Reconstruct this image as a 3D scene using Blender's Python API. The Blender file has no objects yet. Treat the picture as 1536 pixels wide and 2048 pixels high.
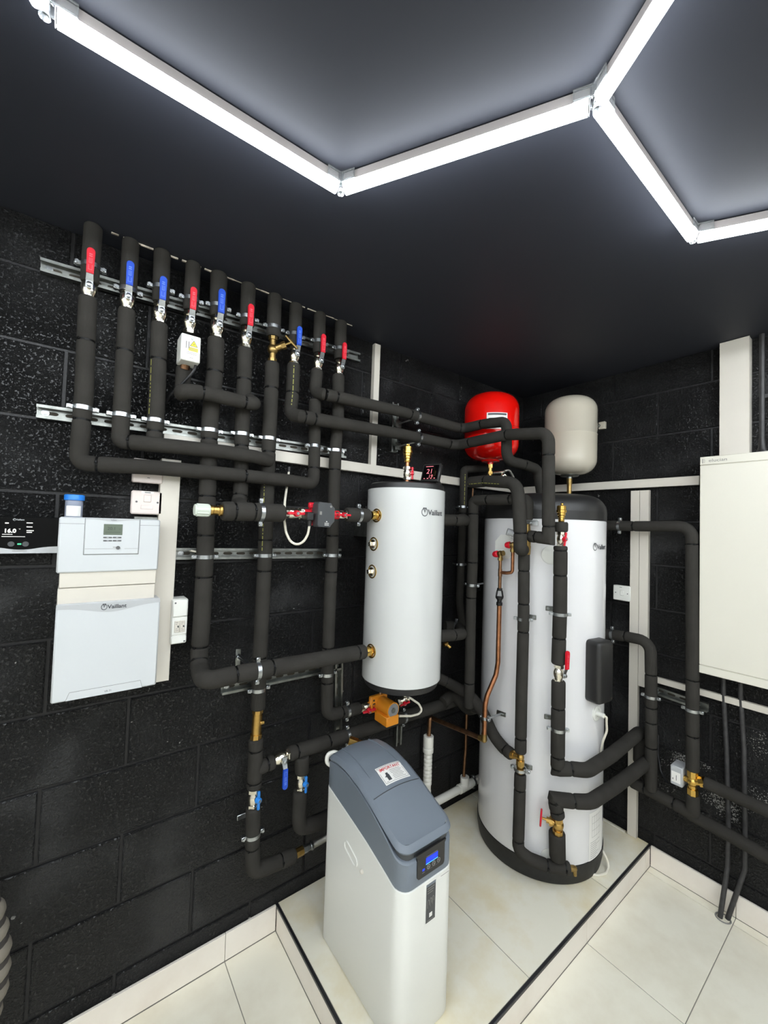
import bpy, bmesh, math, random
from mathutils import Vector as V, Matrix
random.seed(7)
SC = bpy.context.scene
COL = SC.collection
# ---------------------------------------------------------------- camera
F = 810.35
YAW, PITCH, ROLL = 0.919673, 0.0351063, 0.0323161
CAM = V((-2.39474, -1.610731, 1.664832))
HC = 2.565                                    # ceiling height; floor is z = 0, plinth top z = PL
PL = 0.10
fw = V((math.cos(YAW)*math.cos(PITCH), math.sin(YAW)*math.cos(PITCH), math.sin(PITCH)))
rt = fw.cross(V((0, 0, 1))).normalized()
up = rt.cross(fw)
cr, sr = math.cos(ROLL), math.sin(ROLL)
RT = rt*cr + up*sr
UP = up*cr - rt*sr
cd = bpy.data.cameras.new('camera')
cam = bpy.data.objects.new('camera', cd)
COL.objects.link(cam)
m = Matrix.Identity(4)
for i in range(3):
    m[i][0], m[i][1], m[i][2], m[i][3] = RT[i], UP[i], -fw[i], CAM[i]
cam.matrix_world = m
cd.sensor_fit = 'HORIZONTAL'; cd.sensor_width = 36.0; cd.lens = F*36/1536
cd.clip_start = 0.02; cd.clip_end = 50
SC.camera = cam
# ---------------------------------------------------------------- world, exposure
w = bpy.data.worlds.new('world'); SC.world = w; w.use_nodes = True
w.node_tree.nodes['Background'].inputs[0].default_value = (0.8, 0.85, 1, 1)
w.node_tree.nodes['Background'].inputs[1].default_value = 0.02
SC.view_settings.view_transform = 'Standard'; SC.view_settings.look = 'None'
SC.view_settings.gamma = 1; SC.view_settings.use_curve_mapping = False
SC.view_settings.exposure = 1.02
TUBE_STRENGTH = 20.0
SC.cycles.max_bounces = 8

# ---------------------------------------------------------------- measuring helpers
def ray(x, y): return fw + RT*((x-768)/F) - UP*((y-1024)/F)
def L(x, y, d=0.0):                           # point at distance d from the left wall (plane y = -d)
    v = ray(x, y); return CAM + v*((-d-CAM.y)/v.y)
def R(x, y, d=0.0):                           # point at distance d from the right wall (plane x = -d)
    v = ray(x, y); return CAM + v*((-d-CAM.x)/v.x)
def Z(x, y, z):
    v = ray(x, y); return CAM + v*((z-CAM.z)/v.z)
TC, TR = V((-0.427, -0.415, 0)), 0.298        # big cylinder axis and radius
BC, BR = V((-1.228, -0.239, 0)), 0.171        # small cylinder
def CY(x, y, off=0.0, c=TC, r=TR):            # point on a cylinder round that axis
    v = ray(x, y); o = CAM-c
    a = v.x**2+v.y**2; b = o.x*v.x+o.y*v.y; k = o.x**2+o.y**2-(r+off)**2
    t = (-b-math.sqrt(max(0, b*b-a*k)))/a
    return CAM+v*t
def proj(p):
    d = V(p)-CAM; z = d.dot(fw)
    return 768+F*d.dot(RT)/z, 1024-F*d.dot(UP)/z

# ---------------------------------------------------------------- materials
def mat(name, col, rough=0.5, metal=0.0, bump=0.0, bscale=200.0, var=0.0, vscale=8.0, emit=None, es=0.0, trans=0.0, coat=0.0, spec=0.5, col2=None, bdist=0.002, detail=3):
    M = bpy.data.materials.new(name); M.use_nodes = True
    nt = M.node_tree; b = nt.nodes['Principled BSDF']
    b.inputs['Base Color'].default_value = (*col, 1); b.inputs['Roughness'].default_value = rough
    b.inputs['Metallic'].default_value = metal; b.inputs['Specular IOR Level'].default_value = spec
    b.inputs['Coat Weight'].default_value = coat; b.inputs['Coat Roughness'].default_value = 0.08
    if trans: b.inputs['Transmission Weight'].default_value = trans
    if emit:
        b.inputs['Emission Color'].default_value = (*emit, 1); b.inputs['Emission Strength'].default_value = es
    tc = nt.nodes.new('ShaderNodeTexCoord')
    if var or col2:
        n = nt.nodes.new('ShaderNodeTexNoise'); n.inputs['Scale'].default_value = vscale; n.inputs['Detail'].default_value = 5
        nt.links.new(tc.outputs['Object'], n.inputs['Vector'])
        r = nt.nodes.new('ShaderNodeValToRGB')
        c2 = col2 or tuple(min(1, c*(1+var)) for c in col); c1 = tuple(c*(1-var) for c in col) if not col2 else col
        r.color_ramp.elements[0].color = (*c1, 1); r.color_ramp.elements[1].color = (*c2, 1)
        r.color_ramp.elements[0].position = 0.35; r.color_ramp.elements[1].position = 0.68
        nt.links.new(n.outputs['Fac'], r.inputs['Fac']); nt.links.new(r.outputs['Color'], b.inputs['Base Color'])
    if bump:
        n = nt.nodes.new('ShaderNodeTexNoise'); n.inputs['Scale'].default_value = bscale; n.inputs['Detail'].default_value = detail
        nt.links.new(tc.outputs['Object'], n.inputs['Vector'])
        bp = nt.nodes.new('ShaderNodeBump'); bp.inputs['Strength'].default_value = bump; bp.inputs['Distance'].default_value = bdist
        nt.links.new(n.outputs['Fac'], bp.inputs['Height']); nt.links.new(bp.outputs['Normal'], b.inputs['Normal'])
    return M
def s(*c): return tuple((x/255/12.92 if x < 10.3 else ((x/255+0.055)/1.055)**2.4) for x in c)

def block_material():
    M = mat('black painted block', s(30, 30, 31), 0.36, spec=0.42)
    nt = M.node_tree; b = nt.nodes['Principled BSDF']
    tc = nt.nodes.new('ShaderNodeTexCoord')
    a = nt.nodes.new('ShaderNodeTexNoise'); a.inputs['Scale'].default_value = 120; a.inputs['Detail'].default_value = 4; a.inputs['Roughness'].default_value = 0.62
    patch = nt.nodes.new('ShaderNodeTexNoise'); patch.inputs['Scale'].default_value = 3.2; patch.inputs['Detail'].default_value = 2
    pr = nt.nodes.new('ShaderNodeValToRGB'); pr.color_ramp.elements[0].position = 0.36; pr.color_ramp.elements[1].position = 0.6
    pr.color_ramp.elements[0].color = (0.18, 0.18, 0.18, 1); pr.color_ramp.elements[1].color = (1, 1, 1, 1)
    rm = nt.nodes.new('ShaderNodeValToRGB'); rm.color_ramp.elements[0].position = 0.34; rm.color_ramp.elements[1].position = 0.58
    # small chips where the paint has come off
    chip = nt.nodes.new('ShaderNodeTexNoise'); chip.inputs['Scale'].default_value = 55; chip.inputs['Detail'].default_value = 1
    cm = nt.nodes.new('ShaderNodeTexNoise'); cm.inputs['Scale'].default_value = 7
    ml = nt.nodes.new('ShaderNodeMath'); ml.operation = 'MULTIPLY'
    th = nt.nodes.new('ShaderNodeMath'); th.operation = 'GREATER_THAN'; th.inputs[1].default_value = 0.485
    mix = nt.nodes.new('ShaderNodeMix'); mix.data_type = 'RGBA'
    mix.inputs[6].default_value = (*s(27, 27, 28), 1); mix.inputs[7].default_value = (*s(150, 148, 144), 1)
    for n in (a, patch, chip, cm): nt.links.new(tc.outputs['Object'], n.inputs['Vector'])
    nt.links.new(a.outputs['Fac'], rm.inputs['Fac']); nt.links.new(patch.outputs['Fac'], pr.inputs['Fac'])
    mu = nt.nodes.new('ShaderNodeMath'); mu.operation = 'MULTIPLY'
    nt.links.new(rm.outputs['Color'], mu.inputs[0]); nt.links.new(pr.outputs['Color'], mu.inputs[1])
    bp = nt.nodes.new('ShaderNodeBump'); bp.inputs['Strength'].default_value = 1.0; bp.inputs['Distance'].default_value = 0.011
    nt.links.new(mu.outputs[0], bp.inputs['Height']); nt.links.new(bp.outputs['Normal'], b.inputs['Normal'])
    nt.links.new(chip.outputs['Fac'], ml.inputs[0]); nt.links.new(cm.outputs['Fac'], ml.inputs[1])
    nt.links.new(ml.outputs[0], th.inputs[0]); nt.links.new(th.outputs[0], mix.inputs[0])
    nt.links.new(mix.outputs[2], b.inputs['Base Color'])
    return M
WORN = block_material(); WORN.name = 'worn black painted block'
for n_ in WORN.node_tree.nodes:
    if n_.type == 'MATH' and n_.operation == 'GREATER_THAN': n_.inputs[1].default_value = 0.335
    if n_.type == 'TEX_NOISE' and abs(n_.inputs['Scale'].default_value-55) < 1: n_.inputs['Scale'].default_value = 150; n_.inputs['Detail'].default_value = 3
def tile_material(name, c, stain):
    M = mat(name, c, 0.34, spec=0.45)
    nt = M.node_tree; b = nt.nodes['Principled BSDF']
    tc = nt.nodes.new('ShaderNodeTexCoord')
    n = nt.nodes.new('ShaderNodeTexNoise'); n.inputs['Scale'].default_value = 4.5; n.inputs['Detail'].default_value = 6; n.inputs['Roughness'].default_value = 0.6
    r = nt.nodes.new('ShaderNodeValToRGB')
    r.color_ramp.elements[0].position = 0.42; r.color_ramp.elements[1].position = 0.72
    r.color_ramp.elements[0].color = (*c, 1); r.color_ramp.elements[1].color = (*stain, 1)
    nt.links.new(tc.outputs['Object'], n.inputs['Vector']); nt.links.new(n.outputs['Fac'], r.inputs['Fac'])
    nt.links.new(r.outputs['Color'], b.inputs['Base Color'])
    return M
MT = dict(
    foam=mat('charcoal pipe foam', s(53, 51, 48), 0.9, bump=0.25, bscale=420, var=0.10, vscale=14, spec=0.1),
    tie=mat('black nylon', s(9, 9, 9), 0.45, spec=0.2),
    zinc=mat('zinc plated steel', s(182, 185, 187), 0.3, 1.0, var=0.12, vscale=60),
    galv=mat('galvanised steel', s(140, 142, 138), 0.4, 1.0, var=0.2, vscale=35),
    dark=mat('dark hole', s(58, 52, 42), 0.8),
    nickel=mat('nickel plated brass', s(226, 220, 205), 0.2, 1.0, bump=0.15, bscale=160),
    brass=mat('brass', s(190, 154, 88), 0.3, 1.0, var=0.12, vscale=50, bump=0.12, bscale=220),
    brass2=mat('dull brass', s(160, 134, 84), 0.4, 1.0, var=0.18, vscale=60),
    gold=mat('bright brass', s(206, 168, 88), 0.26, 1.0),
    copper=mat('copper tube', s(178, 122, 88), 0.3, 1.0, var=0.2, vscale=30),
    copper2=mat('tarnished copper', s(138, 104, 78), 0.42, 1.0, var=0.25, vscale=30),
    red=mat('red vinyl', s(205, 24, 44), 0.35), blue=mat('blue vinyl', s(28, 74, 186), 0.35), lblue=mat('light blue plastic', s(40, 128, 214), 0.35),
    redpaint=mat('red enamel', s(226, 14, 6), 0.16, coat=0.5), cream=mat('cream enamel', s(190, 183, 167), 0.16, coat=0.5),
    white=mat('white enamel', s(222, 221, 222), 0.22, coat=0.6), bwhite=mat('white jacket', s(198, 199, 197), 0.24, coat=0.5),
    cap=mat('black plastic cap', s(34, 33, 33), 0.42, bump=0.1, bscale=60), capbase=mat('black foam base', s(24, 24, 24), 0.5, bump=0.2, bscale=90, var=0.4, vscale=40),
    pvc=mat('white trunking plastic', s(208, 202, 191), 0.42, var=0.02, vscale=5), pvc2=mat('off white plastic', s(228, 228, 222), 0.35),
    pinkish=mat('warm white moulded plastic', s(222, 210, 204), 0.35), cool=mat('cool white plastic', s(198, 201, 203), 0.35),
    silver=mat('silver grey plastic', s(178, 180, 182), 0.35, bump=0.1, bscale=300), ink=mat('dark grey print', s(62, 64, 68), 0.5), lightink=mat('grey print', s(128, 126, 122), 0.5),
    lcd=mat('unlit green display', s(96, 106, 92), 0.25), lcdink=mat('display digits', s(50, 58, 50), 0.5), btn=mat('grey rubber buttons', s(98, 98, 98), 0.6),
    glass=mat('gloss black glass', s(6, 6, 7), 0.08, spec=0.12), screenwhite=mat('lit white digits', s(235, 235, 225), 0.5, emit=(1, 1, 0.95), es=0.4),
    green=mat('lit green lamp', s(60, 200, 130), 0.4, emit=(0.1, 0.8, 0.4), es=0.3), bluescreen=mat('lit blue display', s(6, 20, 120), 0.3, emit=(0.005, 0.05, 0.9), es=0.45),
    cyan=mat('lit cyan strip', s(80, 190, 250), 0.4, emit=(0.1, 0.5, 1.0), es=0.3),
    redscreen=mat('lit red display', s(150, 60, 70), 0.35, emit=(0.6, 0.12, 0.15), es=0.35), redmark=mat('lit pink digits', s(220, 120, 130), 0.4, emit=(0.9, 0.2, 0.25), es=0.2),
    orange=mat('orange paint', s(226, 142, 34), 0.42, bump=0.1, bscale=150), greyplate=mat('grey label plate', s(140, 142, 144), 0.4, 0.3),
    grey=mat('slate grey plastic', s(112, 120, 130), 0.42, bump=0.12, bscale=500, var=0.03, vscale=6), greyd=mat('dark grey plastic', s(66, 68, 70), 0.4), softw=mat('light grey cabinet plastic', s(226, 226, 221), 0.35, bump=0.05, bscale=300),
    label=mat('white label paper', s(232, 230, 226), 0.5), redink=mat('red print', s(196, 52, 56), 0.5), yellow=mat('yellow label', s(240, 222, 20), 0.45), black=mat('black print', s(28, 28, 30), 0.5),
    yprint=mat('yellow print', s(138, 136, 66), 0.7), wpipe=mat('white waste pipe', s(224, 222, 214), 0.35), cable=mat('cream cable', s(222, 216, 200), 0.45), bcable=mat('black cable', s(36, 36, 38), 0.4),
    bpaint=mat('black painted tube', s(52, 51, 52), 0.5, bump=0.2, bscale=120, var=0.3, vscale=40), grilla=mat('grey alloy housing', s(168, 161, 158), 0.5, 0.3, bump=0.1, bscale=200),
    clear=mat('clear plastic', (0.95, 0.97, 0.98), 0.08, trans=0.9), hosegrey=mat('beige hose', s(128, 121, 110), 0.7, bump=0.2, bscale=200), hosedark=mat('charcoal hose rib', s(60, 56, 54), 0.7),
    braid=mat('braided steel', s(190, 188, 180), 0.35, 0.9, bump=0.6, bscale=900), valvecap=mat('pale green plastic', s(200, 208, 196), 0.45), bluelid=mat('blue lid plastic', s(40, 128, 225), 0.4),
    bottle=mat('frosted plastic', s(176, 184, 204), 0.3, trans=0.35), tundish=mat('black gloss plastic', s(20, 20, 21), 0.2), elcream=mat('cream steel enclosure', s(220, 216, 203), 0.4), trim=mat('black tile edge trim', s(44, 44, 48), 0.35, 0.4),
    block=block_material(), worn=WORN, mortar=mat('black painted mortar', s(32, 31, 32), 0.4, bump=0.3, bscale=120, bdist=0.003, spec=0.3),
    ceil=mat('black matt ceiling paint', s(45, 47, 55), 0.62, bump=0.05, bscale=60, spec=0.3), backwall=mat('white painted far wall', s(225, 224, 220), 0.6, bump=0.2, bscale=60),
    tile=tile_material('white porcelain tile', s(238, 233, 216), s(224, 216, 196)), tile2=tile_material('stained porcelain tile', s(236, 231, 214), s(222, 208, 170)), skirt=tile_material('skirting tile', s(234, 227, 217), s(224, 215, 203)), grout=mat('grout', s(150, 146, 138), 0.8),
    raw=mat('bare board edge', s(190, 180, 165), 0.8, var=0.4, vscale=60),
)
def emitter():
    M = bpy.data.materials.new('lit tube diffuser'); M.use_nodes = True
    b = M.node_tree.nodes['Principled BSDF']
    b.inputs['Base Color'].default_value = (0.9, 0.92, 0.95, 1)
    b.inputs['Emission Color'].default_value = (0.90, 0.96, 1.0, 1); b.inputs['Emission Strength'].default_value = TUBE_STRENGTH
    return M
MT['tube'] = emitter()

# ---------------------------------------------------------------- mesh builder
_boxcache = {}
class MB:
    def __init__(self): self.v = []; self.f = []
    def add(self, vs, fs):
        o = len(self.v); self.v += [V(p) for p in vs]; self.f += [tuple(i+o for i in f) for f in fs]; return self
    def box(self, lo, hi, bev=0.0, M=None, seg=1):
        lo, hi = V(lo), V(hi); lo, hi = V(map(min, lo, hi)), V(map(max, lo, hi))
        sz = hi-lo; c = (lo+hi)/2
        bev = min(bev, min(sz)*0.49)
        if bev <= 0:
            vs = [(x, y, z) for x in (lo.x, hi.x) for y in (lo.y, hi.y) for z in (lo.z, hi.z)]
            fs = [(0, 1, 3, 2), (4, 6, 7, 5), (0, 4, 5, 1), (2, 3, 7, 6), (0, 2, 6, 4), (1, 5, 7, 3)]
        else:
            b = bmesh.new(); bmesh.ops.create_cube(b, size=1)
            for q in b.verts: q.co = V((q.co.x*sz.x, q.co.y*sz.y, q.co.z*sz.z))+c
            bmesh.ops.bevel(b, geom=list(b.edges), offset=bev, segments=seg, affect='EDGES', profile=0.5)
            b.verts.index_update()
            vs = [q.co.copy() for q in b.verts]; fs = [[q.index for q in f.verts] for f in b.faces]; b.free()
        if M: vs = [M @ V(p) for p in vs]
        return self.add(vs, fs)
    def tube(self, pts, rs, seg=16, caps=True):
        pts = [V(p) for p in pts]; n = len(pts)
        if not hasattr(rs, '__len__'): rs = [rs]*n
        tg = []
        for i in range(n):
            a = pts[max(0, i-1)]; b = pts[min(n-1, i+1)]; t = b-a
            if 0 < i < n-1 and (pts[i]-a).length > 1e-7 and (b-pts[i]).length > 1e-7: t = (pts[i]-a).normalized()+(b-pts[i]).normalized()
            tg.append(t.normalized() if t.length > 1e-9 else V((0, 0, 1)))
        ref = V((0, 0, 1)) if abs(tg[0].z) < 0.9 else V((1, 0, 0))
        u = tg[0].cross(ref).normalized(); vs = []
        for i in range(n):
            u = (u-tg[i]*u.dot(tg[i])).normalized(); w_ = tg[i].cross(u); nrm, kk = None, 0.0
            if 0 < i < n-1:
                t1, t2 = pts[i]-pts[i-1], pts[i+1]-pts[i]
                if t1.length > 1e-7 and t2.length > 1e-7:
                    t1.normalize(); t2.normalize(); c_ = max(0.3, math.sqrt(max(0, (1+t1.dot(t2))/2)))
                    if c_ < 0.995: nrm = (t2-t1).normalized(); kk = 1/c_-1
            for k in range(seg):
                a = 2*math.pi*k/seg; o_ = (u*math.cos(a)+w_*math.sin(a))*rs[i]
                if nrm is not None: o_ = o_+nrm*(o_.dot(nrm)*kk)
                vs.append(pts[i]+o_)
        fs = [(i*seg+k, i*seg+(k+1) % seg, (i+1)*seg+(k+1) % seg, (i+1)*seg+k) for i in range(n-1) for k in range(seg)]
        if caps: fs += [tuple(range(seg-1, -1, -1)), tuple((n-1)*seg+k for k in range(seg))]
        return self.add(vs, fs)
    def cyl(self, a, b, r0, r1=None, seg=16, caps=True):
        return self.tube([a, b], [r0, r0 if r1 is None else r1], seg, caps)
    def lathe(self, prof, M=None, seg=32):            # prof: (r, h) about local z
        M = M or Matrix.Identity(4)
        vs = [M @ V((r*math.cos(2*math.pi*k/seg), r*math.sin(2*math.pi*k/seg), h)) for r, h in prof for k in range(seg)]
        n = len(prof)
        fs = [(i*seg+k, i*seg+(k+1) % seg, (i+1)*seg+(k+1) % seg, (i+1)*seg+k) for i in range(n-1) for k in range(seg)]
        if prof[0][0] > 1e-5: fs.append(tuple(range(seg-1, -1, -1)))
        if prof[-1][0] > 1e-5: fs.append(tuple((n-1)*seg+k for k in range(seg)))
        return self.add(vs, fs)
    def prism(self, poly, d0, d1, M=None):            # polygon in local xy, from z=d0 to z=d1
        M = M or Matrix.Identity(4); n = len(poly)
        vs = [M @ V((x, y, d0)) for x, y in poly]+[M @ V((x, y, d1)) for x, y in poly]
        fs = [tuple(range(n-1, -1, -1)), tuple(range(n, 2*n))]+[(i, (i+1) % n, n+(i+1) % n, n+i) for i in range(n)]
        return self.add(vs, fs)
    def ring(self, c, ax, Rr, r, seg=24, ms=6):
        c, ax = V(c), V(ax).normalized()
        u = ax.orthogonal().normalized(); w_ = ax.cross(u); vs = []
        for k in range(seg):
            a = 2*math.pi*k/seg; d = u*math.cos(a)+w_*math.sin(a)
            for j in range(ms):
                b = 2*math.pi*j/ms; vs.append(c+d*(Rr+r*math.cos(b))+ax*(r*math.sin(b)))
        fs = [(k*ms+j, ((k+1) % seg)*ms+j, ((k+1) % seg)*ms+(j+1) % ms, k*ms+(j+1) % ms) for k in range(seg) for j in range(ms)]
        return self.add(vs, fs)
    def band(self, c, ax, r0, r1, h, seg=24):         # flat band (pipe clip strap)
        ax = V(ax).normalized(); u = ax.orthogonal().normalized(); w_ = ax.cross(u); c = V(c); vs = []
        for k in range(seg):
            a = 2*math.pi*k/seg; d = u*math.cos(a)+w_*math.sin(a)
            for r, q in ((r0, -h/2), (r1, -h/2), (r1, h/2), (r0, h/2)): vs.append(c+d*r+ax*q)
        fs = [(k*4+j, ((k+1) % seg)*4+j, ((k+1) % seg)*4+(j+1) % 4, k*4+(j+1) % 4) for k in range(seg) for j in range(4)]
        return self.add(vs, fs)
    def sphere(self, c, r, seg=14):
        c = V(c); return self.lathe([(r*math.sin(math.pi*i/8)+1e-6*(i in (0, 8)), -r*math.cos(math.pi*i/8)) for i in range(9)], Matrix.Translation(c), seg)
    def mesh(self, name, material, inv=None, smooth=40):
        me = bpy.data.meshes.new(name)
        vs = [inv @ p for p in self.v] if inv else self.v
        me.from_pydata([tuple(p) for p in vs], [], self.f)
        b = bmesh.new(); b.from_mesh(me); bmesh.ops.recalc_face_normals(b, faces=b.faces); b.to_mesh(me); b.free()
        if smooth:
            me.polygons.foreach_set('use_smooth', [True]*len(me.polygons)); me.set_sharp_from_angle(angle=math.radians(smooth))
        me.materials.append(MT[material]); me.update()
        return me
WM = {}                                              # world matrix of each object
def tag(o, label=None, cat=None, group=None, kind=None):
    for k, x in (('label', label), ('category', cat), ('group', group), ('kind', kind)):
        if x: o[k] = x
    return o
def thing(name, label, cat, loc, group=None, M=None):
    o = bpy.data.objects.new(name, None); COL.objects.link(o); o.empty_display_size = 0.02
    M = M if M is not None else Matrix.Translation(V(loc))
    o.matrix_world = M; WM[o] = M
    return tag(o, label, cat, group)
def part(name, mb, material, parent, label=None, local=False, smooth=40):
    Mw = WM[parent]
    me = mb if isinstance(mb, bpy.types.Mesh) else mb.mesh(name, material, None if local else Mw.inverted(), smooth)
    o = bpy.data.objects.new(name, me); COL.objects.link(o); o.parent = parent; WM[o] = Mw
    if label: o['label'] = label
    return o
def solo(name, mb, material, label, cat, group=None, smooth=40):
    c = sum(mb.v, V())/len(mb.v); zmin = min(p.z for p in mb.v)
    M = Matrix.Translation((c.x, c.y, zmin))
    o = bpy.data.objects.new(name, mb.mesh(name, material, M.inverted(), smooth)); COL.objects.link(o); o.matrix_world = M; WM[o] = M
    return tag(o, label, cat, group)
def struct(name, mb, material, parent=None, smooth=0):
    o = bpy.data.objects.new(name, mb.mesh(name, material, None, smooth)); COL.objects.link(o); WM[o] = Matrix.Identity(4)
    o['kind'] = 'structure'
    return o
_cache = {}
def shared(key, material, fn, smooth=40):
    k = (key, material)
    if k not in _cache:
        mb = MB(); fn(mb); _cache[k] = mb.mesh(key[0] if isinstance(key, tuple) else key, material, None, smooth)
    return _cache[k]
def frame(o, zdir, front):
    z = V(zdir).normalized(); f = V(front); y = -(f-z*f.dot(z)).normalized(); x = y.cross(z)
    M = Matrix.Identity(4)
    for i in range(3): M[i][0], M[i][1], M[i][2], M[i][3] = x[i], y[i], z[i], o[i]
    return M
# flat lettering: mapping functions turn (u, v) into a place on a surface
def on_left(x, z, d): return lambda u, v: V((x+u, -d, z+v))
def on_right(y, z, d): return lambda u, v: V((-d, y-u, z+v))
def on_cyl(p, c, r):
    th = math.atan2(p.y-c.y, p.x-c.x)
    return lambda u, v: V((c.x+r*math.cos(th+u/r), c.y+r*math.sin(th+u/r), p.z+v))
def text(sx, size, f, material, parent, align='CENTER', name='lettering', bold=0.0, shear=0.0, sxx=1.0):
    cu = bpy.data.curves.new('txt', 'FONT'); cu.body = sx; cu.size = size; cu.align_x = align; cu.resolution_u = 3
    cu.offset = bold; cu.shear = shear; cu.fill_mode = 'FRONT'
    ob = bpy.data.objects.new('txt', cu); COL.objects.link(ob)
    me = bpy.data.meshes.new_from_object(ob.evaluated_get(bpy.context.evaluated_depsgraph_get()))
    mb = MB(); mb.add([f(q.co.x*sxx, q.co.y) for q in me.vertices], [tuple(p.vertices) for p in me.polygons])
    bpy.data.objects.remove(ob); bpy.data.curves.remove(cu); bpy.data.meshes.remove(me)
    return part(name, mb, material, parent, smooth=0)
def rect(mb, f, u0, v0, u1, v1, n=1):
    for i in range(n):
        a, b = u0+(u1-u0)*i/n, u0+(u1-u0)*(i+1)/n
        mb.add([f(a, v0), f(b, v0), f(b, v1), f(a, v1)], [(0, 1, 2, 3)])
    return mb
def logo_ring(f, h, material, parent):                # egg outline with two ears inside
    mb = MB(); n = 20
    for k in range(n):
        a, b = 2*math.pi*k/n, 2*math.pi*(k+1)/n
        q = [(math.cos(t)*h*r*0.42, math.sin(t)*h*r*0.5) for t, r in ((a, 1), (b, 1), (b, 0.8), (a, 0.8))]
        mb.add([f(x, y) for x, y in q], [(0, 1, 2, 3)])
    for sx in (-1, 1):
        q = [(0, -0.12), (sx*0.22, 0.52), (sx*0.08, 0.52), (0, 0.05)]
        mb.add([f(x*h, y*h) for x, y in q], [(0, 1, 2, 3)])
    return part('emblem', mb, material, parent, smooth=0)
def brand(sx, size, f, material, parent, lead):
    logo_ring(lambda u, v: f(u+lead, v+size*0.35), size*1.15, material, parent)
    text(sx, size, lambda u, v: f(u+lead+size*0.52, v), material, parent, 'LEFT', bold=size*0.022)

# ---------------------------------------------------------------- pipes
def fillet(pts, r):
    out = []; n = len(pts)
    P = [(p[0], p[1]) if isinstance(p, tuple) else (p, r) for p in pts]
    for i, (p, ri) in enumerate(P):
        if i in (0, n-1): out.append(p); continue
        a, b = P[i-1][0]-p, P[i+1][0]-p
        la, lb = a.length, b.length
        if la < 1e-6 or lb < 1e-6: continue
        a.normalize(); b.normalize()
        cosang = max(-1, min(1, a.dot(b))); ang = math.acos(cosang)
        if math.pi-ang < 0.03 or ri == 0: out.append(p); continue
        t = min(ri/math.tan(ang/2), la*0.48, lb*0.48); re = t*math.tan(ang/2)
        bis = (a+b).normalized(); c = p+bis*(re/math.sin(ang/2))
        s0, e0 = p+a*t-c, p+b*t-c; k = max(2, int((math.pi-ang)/0.2))
        for j in range(k+1):
            out.append(c+Matrix.Rotation(s0.angle(e0)*j/k, 3, s0.cross(e0)) @ s0)
    return out
class Path:
    def __init__(self, pts, r):
        self.P = fillet(pts, r); self.S = [0.0]
        for a, b in zip(self.P, self.P[1:]): self.S.append(self.S[-1]+(b-a).length)
        self.len = self.S[-1]
    def at(self, q):
        q = max(0, min(self.len, q))
        for i in range(len(self.P)-1):
            if q <= self.S[i+1] or i == len(self.P)-2:
                a, b = self.P[i], self.P[i+1]; t = (q-self.S[i])/max(1e-9, self.S[i+1]-self.S[i])
                return a.lerp(b, t), (b-a).normalized()
    def near(self, px):
        best = (1e9, 0); n = int(self.len/0.004)+2
        for k in range(n):
            q = self.len*k/(n-1); x, y = proj(self.at(q)[0]); e = (x-px[0])**2+(y-px[1])**2
            if e < best[0]: best = (e, q)
        return best
    def cut(self, a, b, r, seg=18, pinch=True):
        ps, rs = [], []
        e = min(0.009, (b-a)*0.3)
        f0 = 0.85 if pinch else 1.0
        marks = [(a, r*f0), (a+e*0.5, r*0.97), (a+e, r), (b-e, r), (b-e*0.5, r*0.97), (b, r*f0)]
        marks += [(q, r) for q in self.S if a+e < q < b-e]
        marks.sort()
        for q, rr in marks: ps.append(self.at(q)[0]); rs.append(rr)
        mb = MB(); mb.tube(ps, rs, seg); return mb
def clip(root, o, tdir, towall, r, stud):
    M = frame(o, tdir, -V(towall))
    key = round(r, 4), round(stud, 3)
    def body(mb):
        mb.band((0, 0, 0), (0, 0, 1), r*0.93, r+0.0022, 0.013)
        for sx in (-1, 1): mb.box((sx*(r-0.001), -0.0065, -0.0065), (sx*(r+0.017), 0.0065, 0.0065), 0.0015)
        mb.cyl((0, r, 0), (0, stud, 0), 0.0042, seg=8)
    def screw(mb, sx):
        mb.cyl((sx*(r+0.0095), -0.0115, 0), (sx*(r+0.0095), 0.012, 0), 0.0052, seg=10); mb.box((sx*(r+0.0095)-0.0035, -0.0122, -0.0007), (sx*(r+0.0095)+0.0035, -0.0112, 0.0007))
    me = shared(('pipe_clip',)+key, 'zinc', body)
    c = bpy.data.objects.new('pipe_clip', me); COL.objects.link(c); c.parent = root; c.matrix_local = WM[root].inverted() @ M; WM[c] = M
    for sx in (-1, 1):
        d = bpy.data.objects.new('clip_screw', shared(('clip_screw', sx)+key, 'zinc', lambda mb: screw(mb, sx))); COL.objects.link(d); d.parent = c; WM[d] = M
    c['label'] = 'zinc plated pipe clip'
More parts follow.
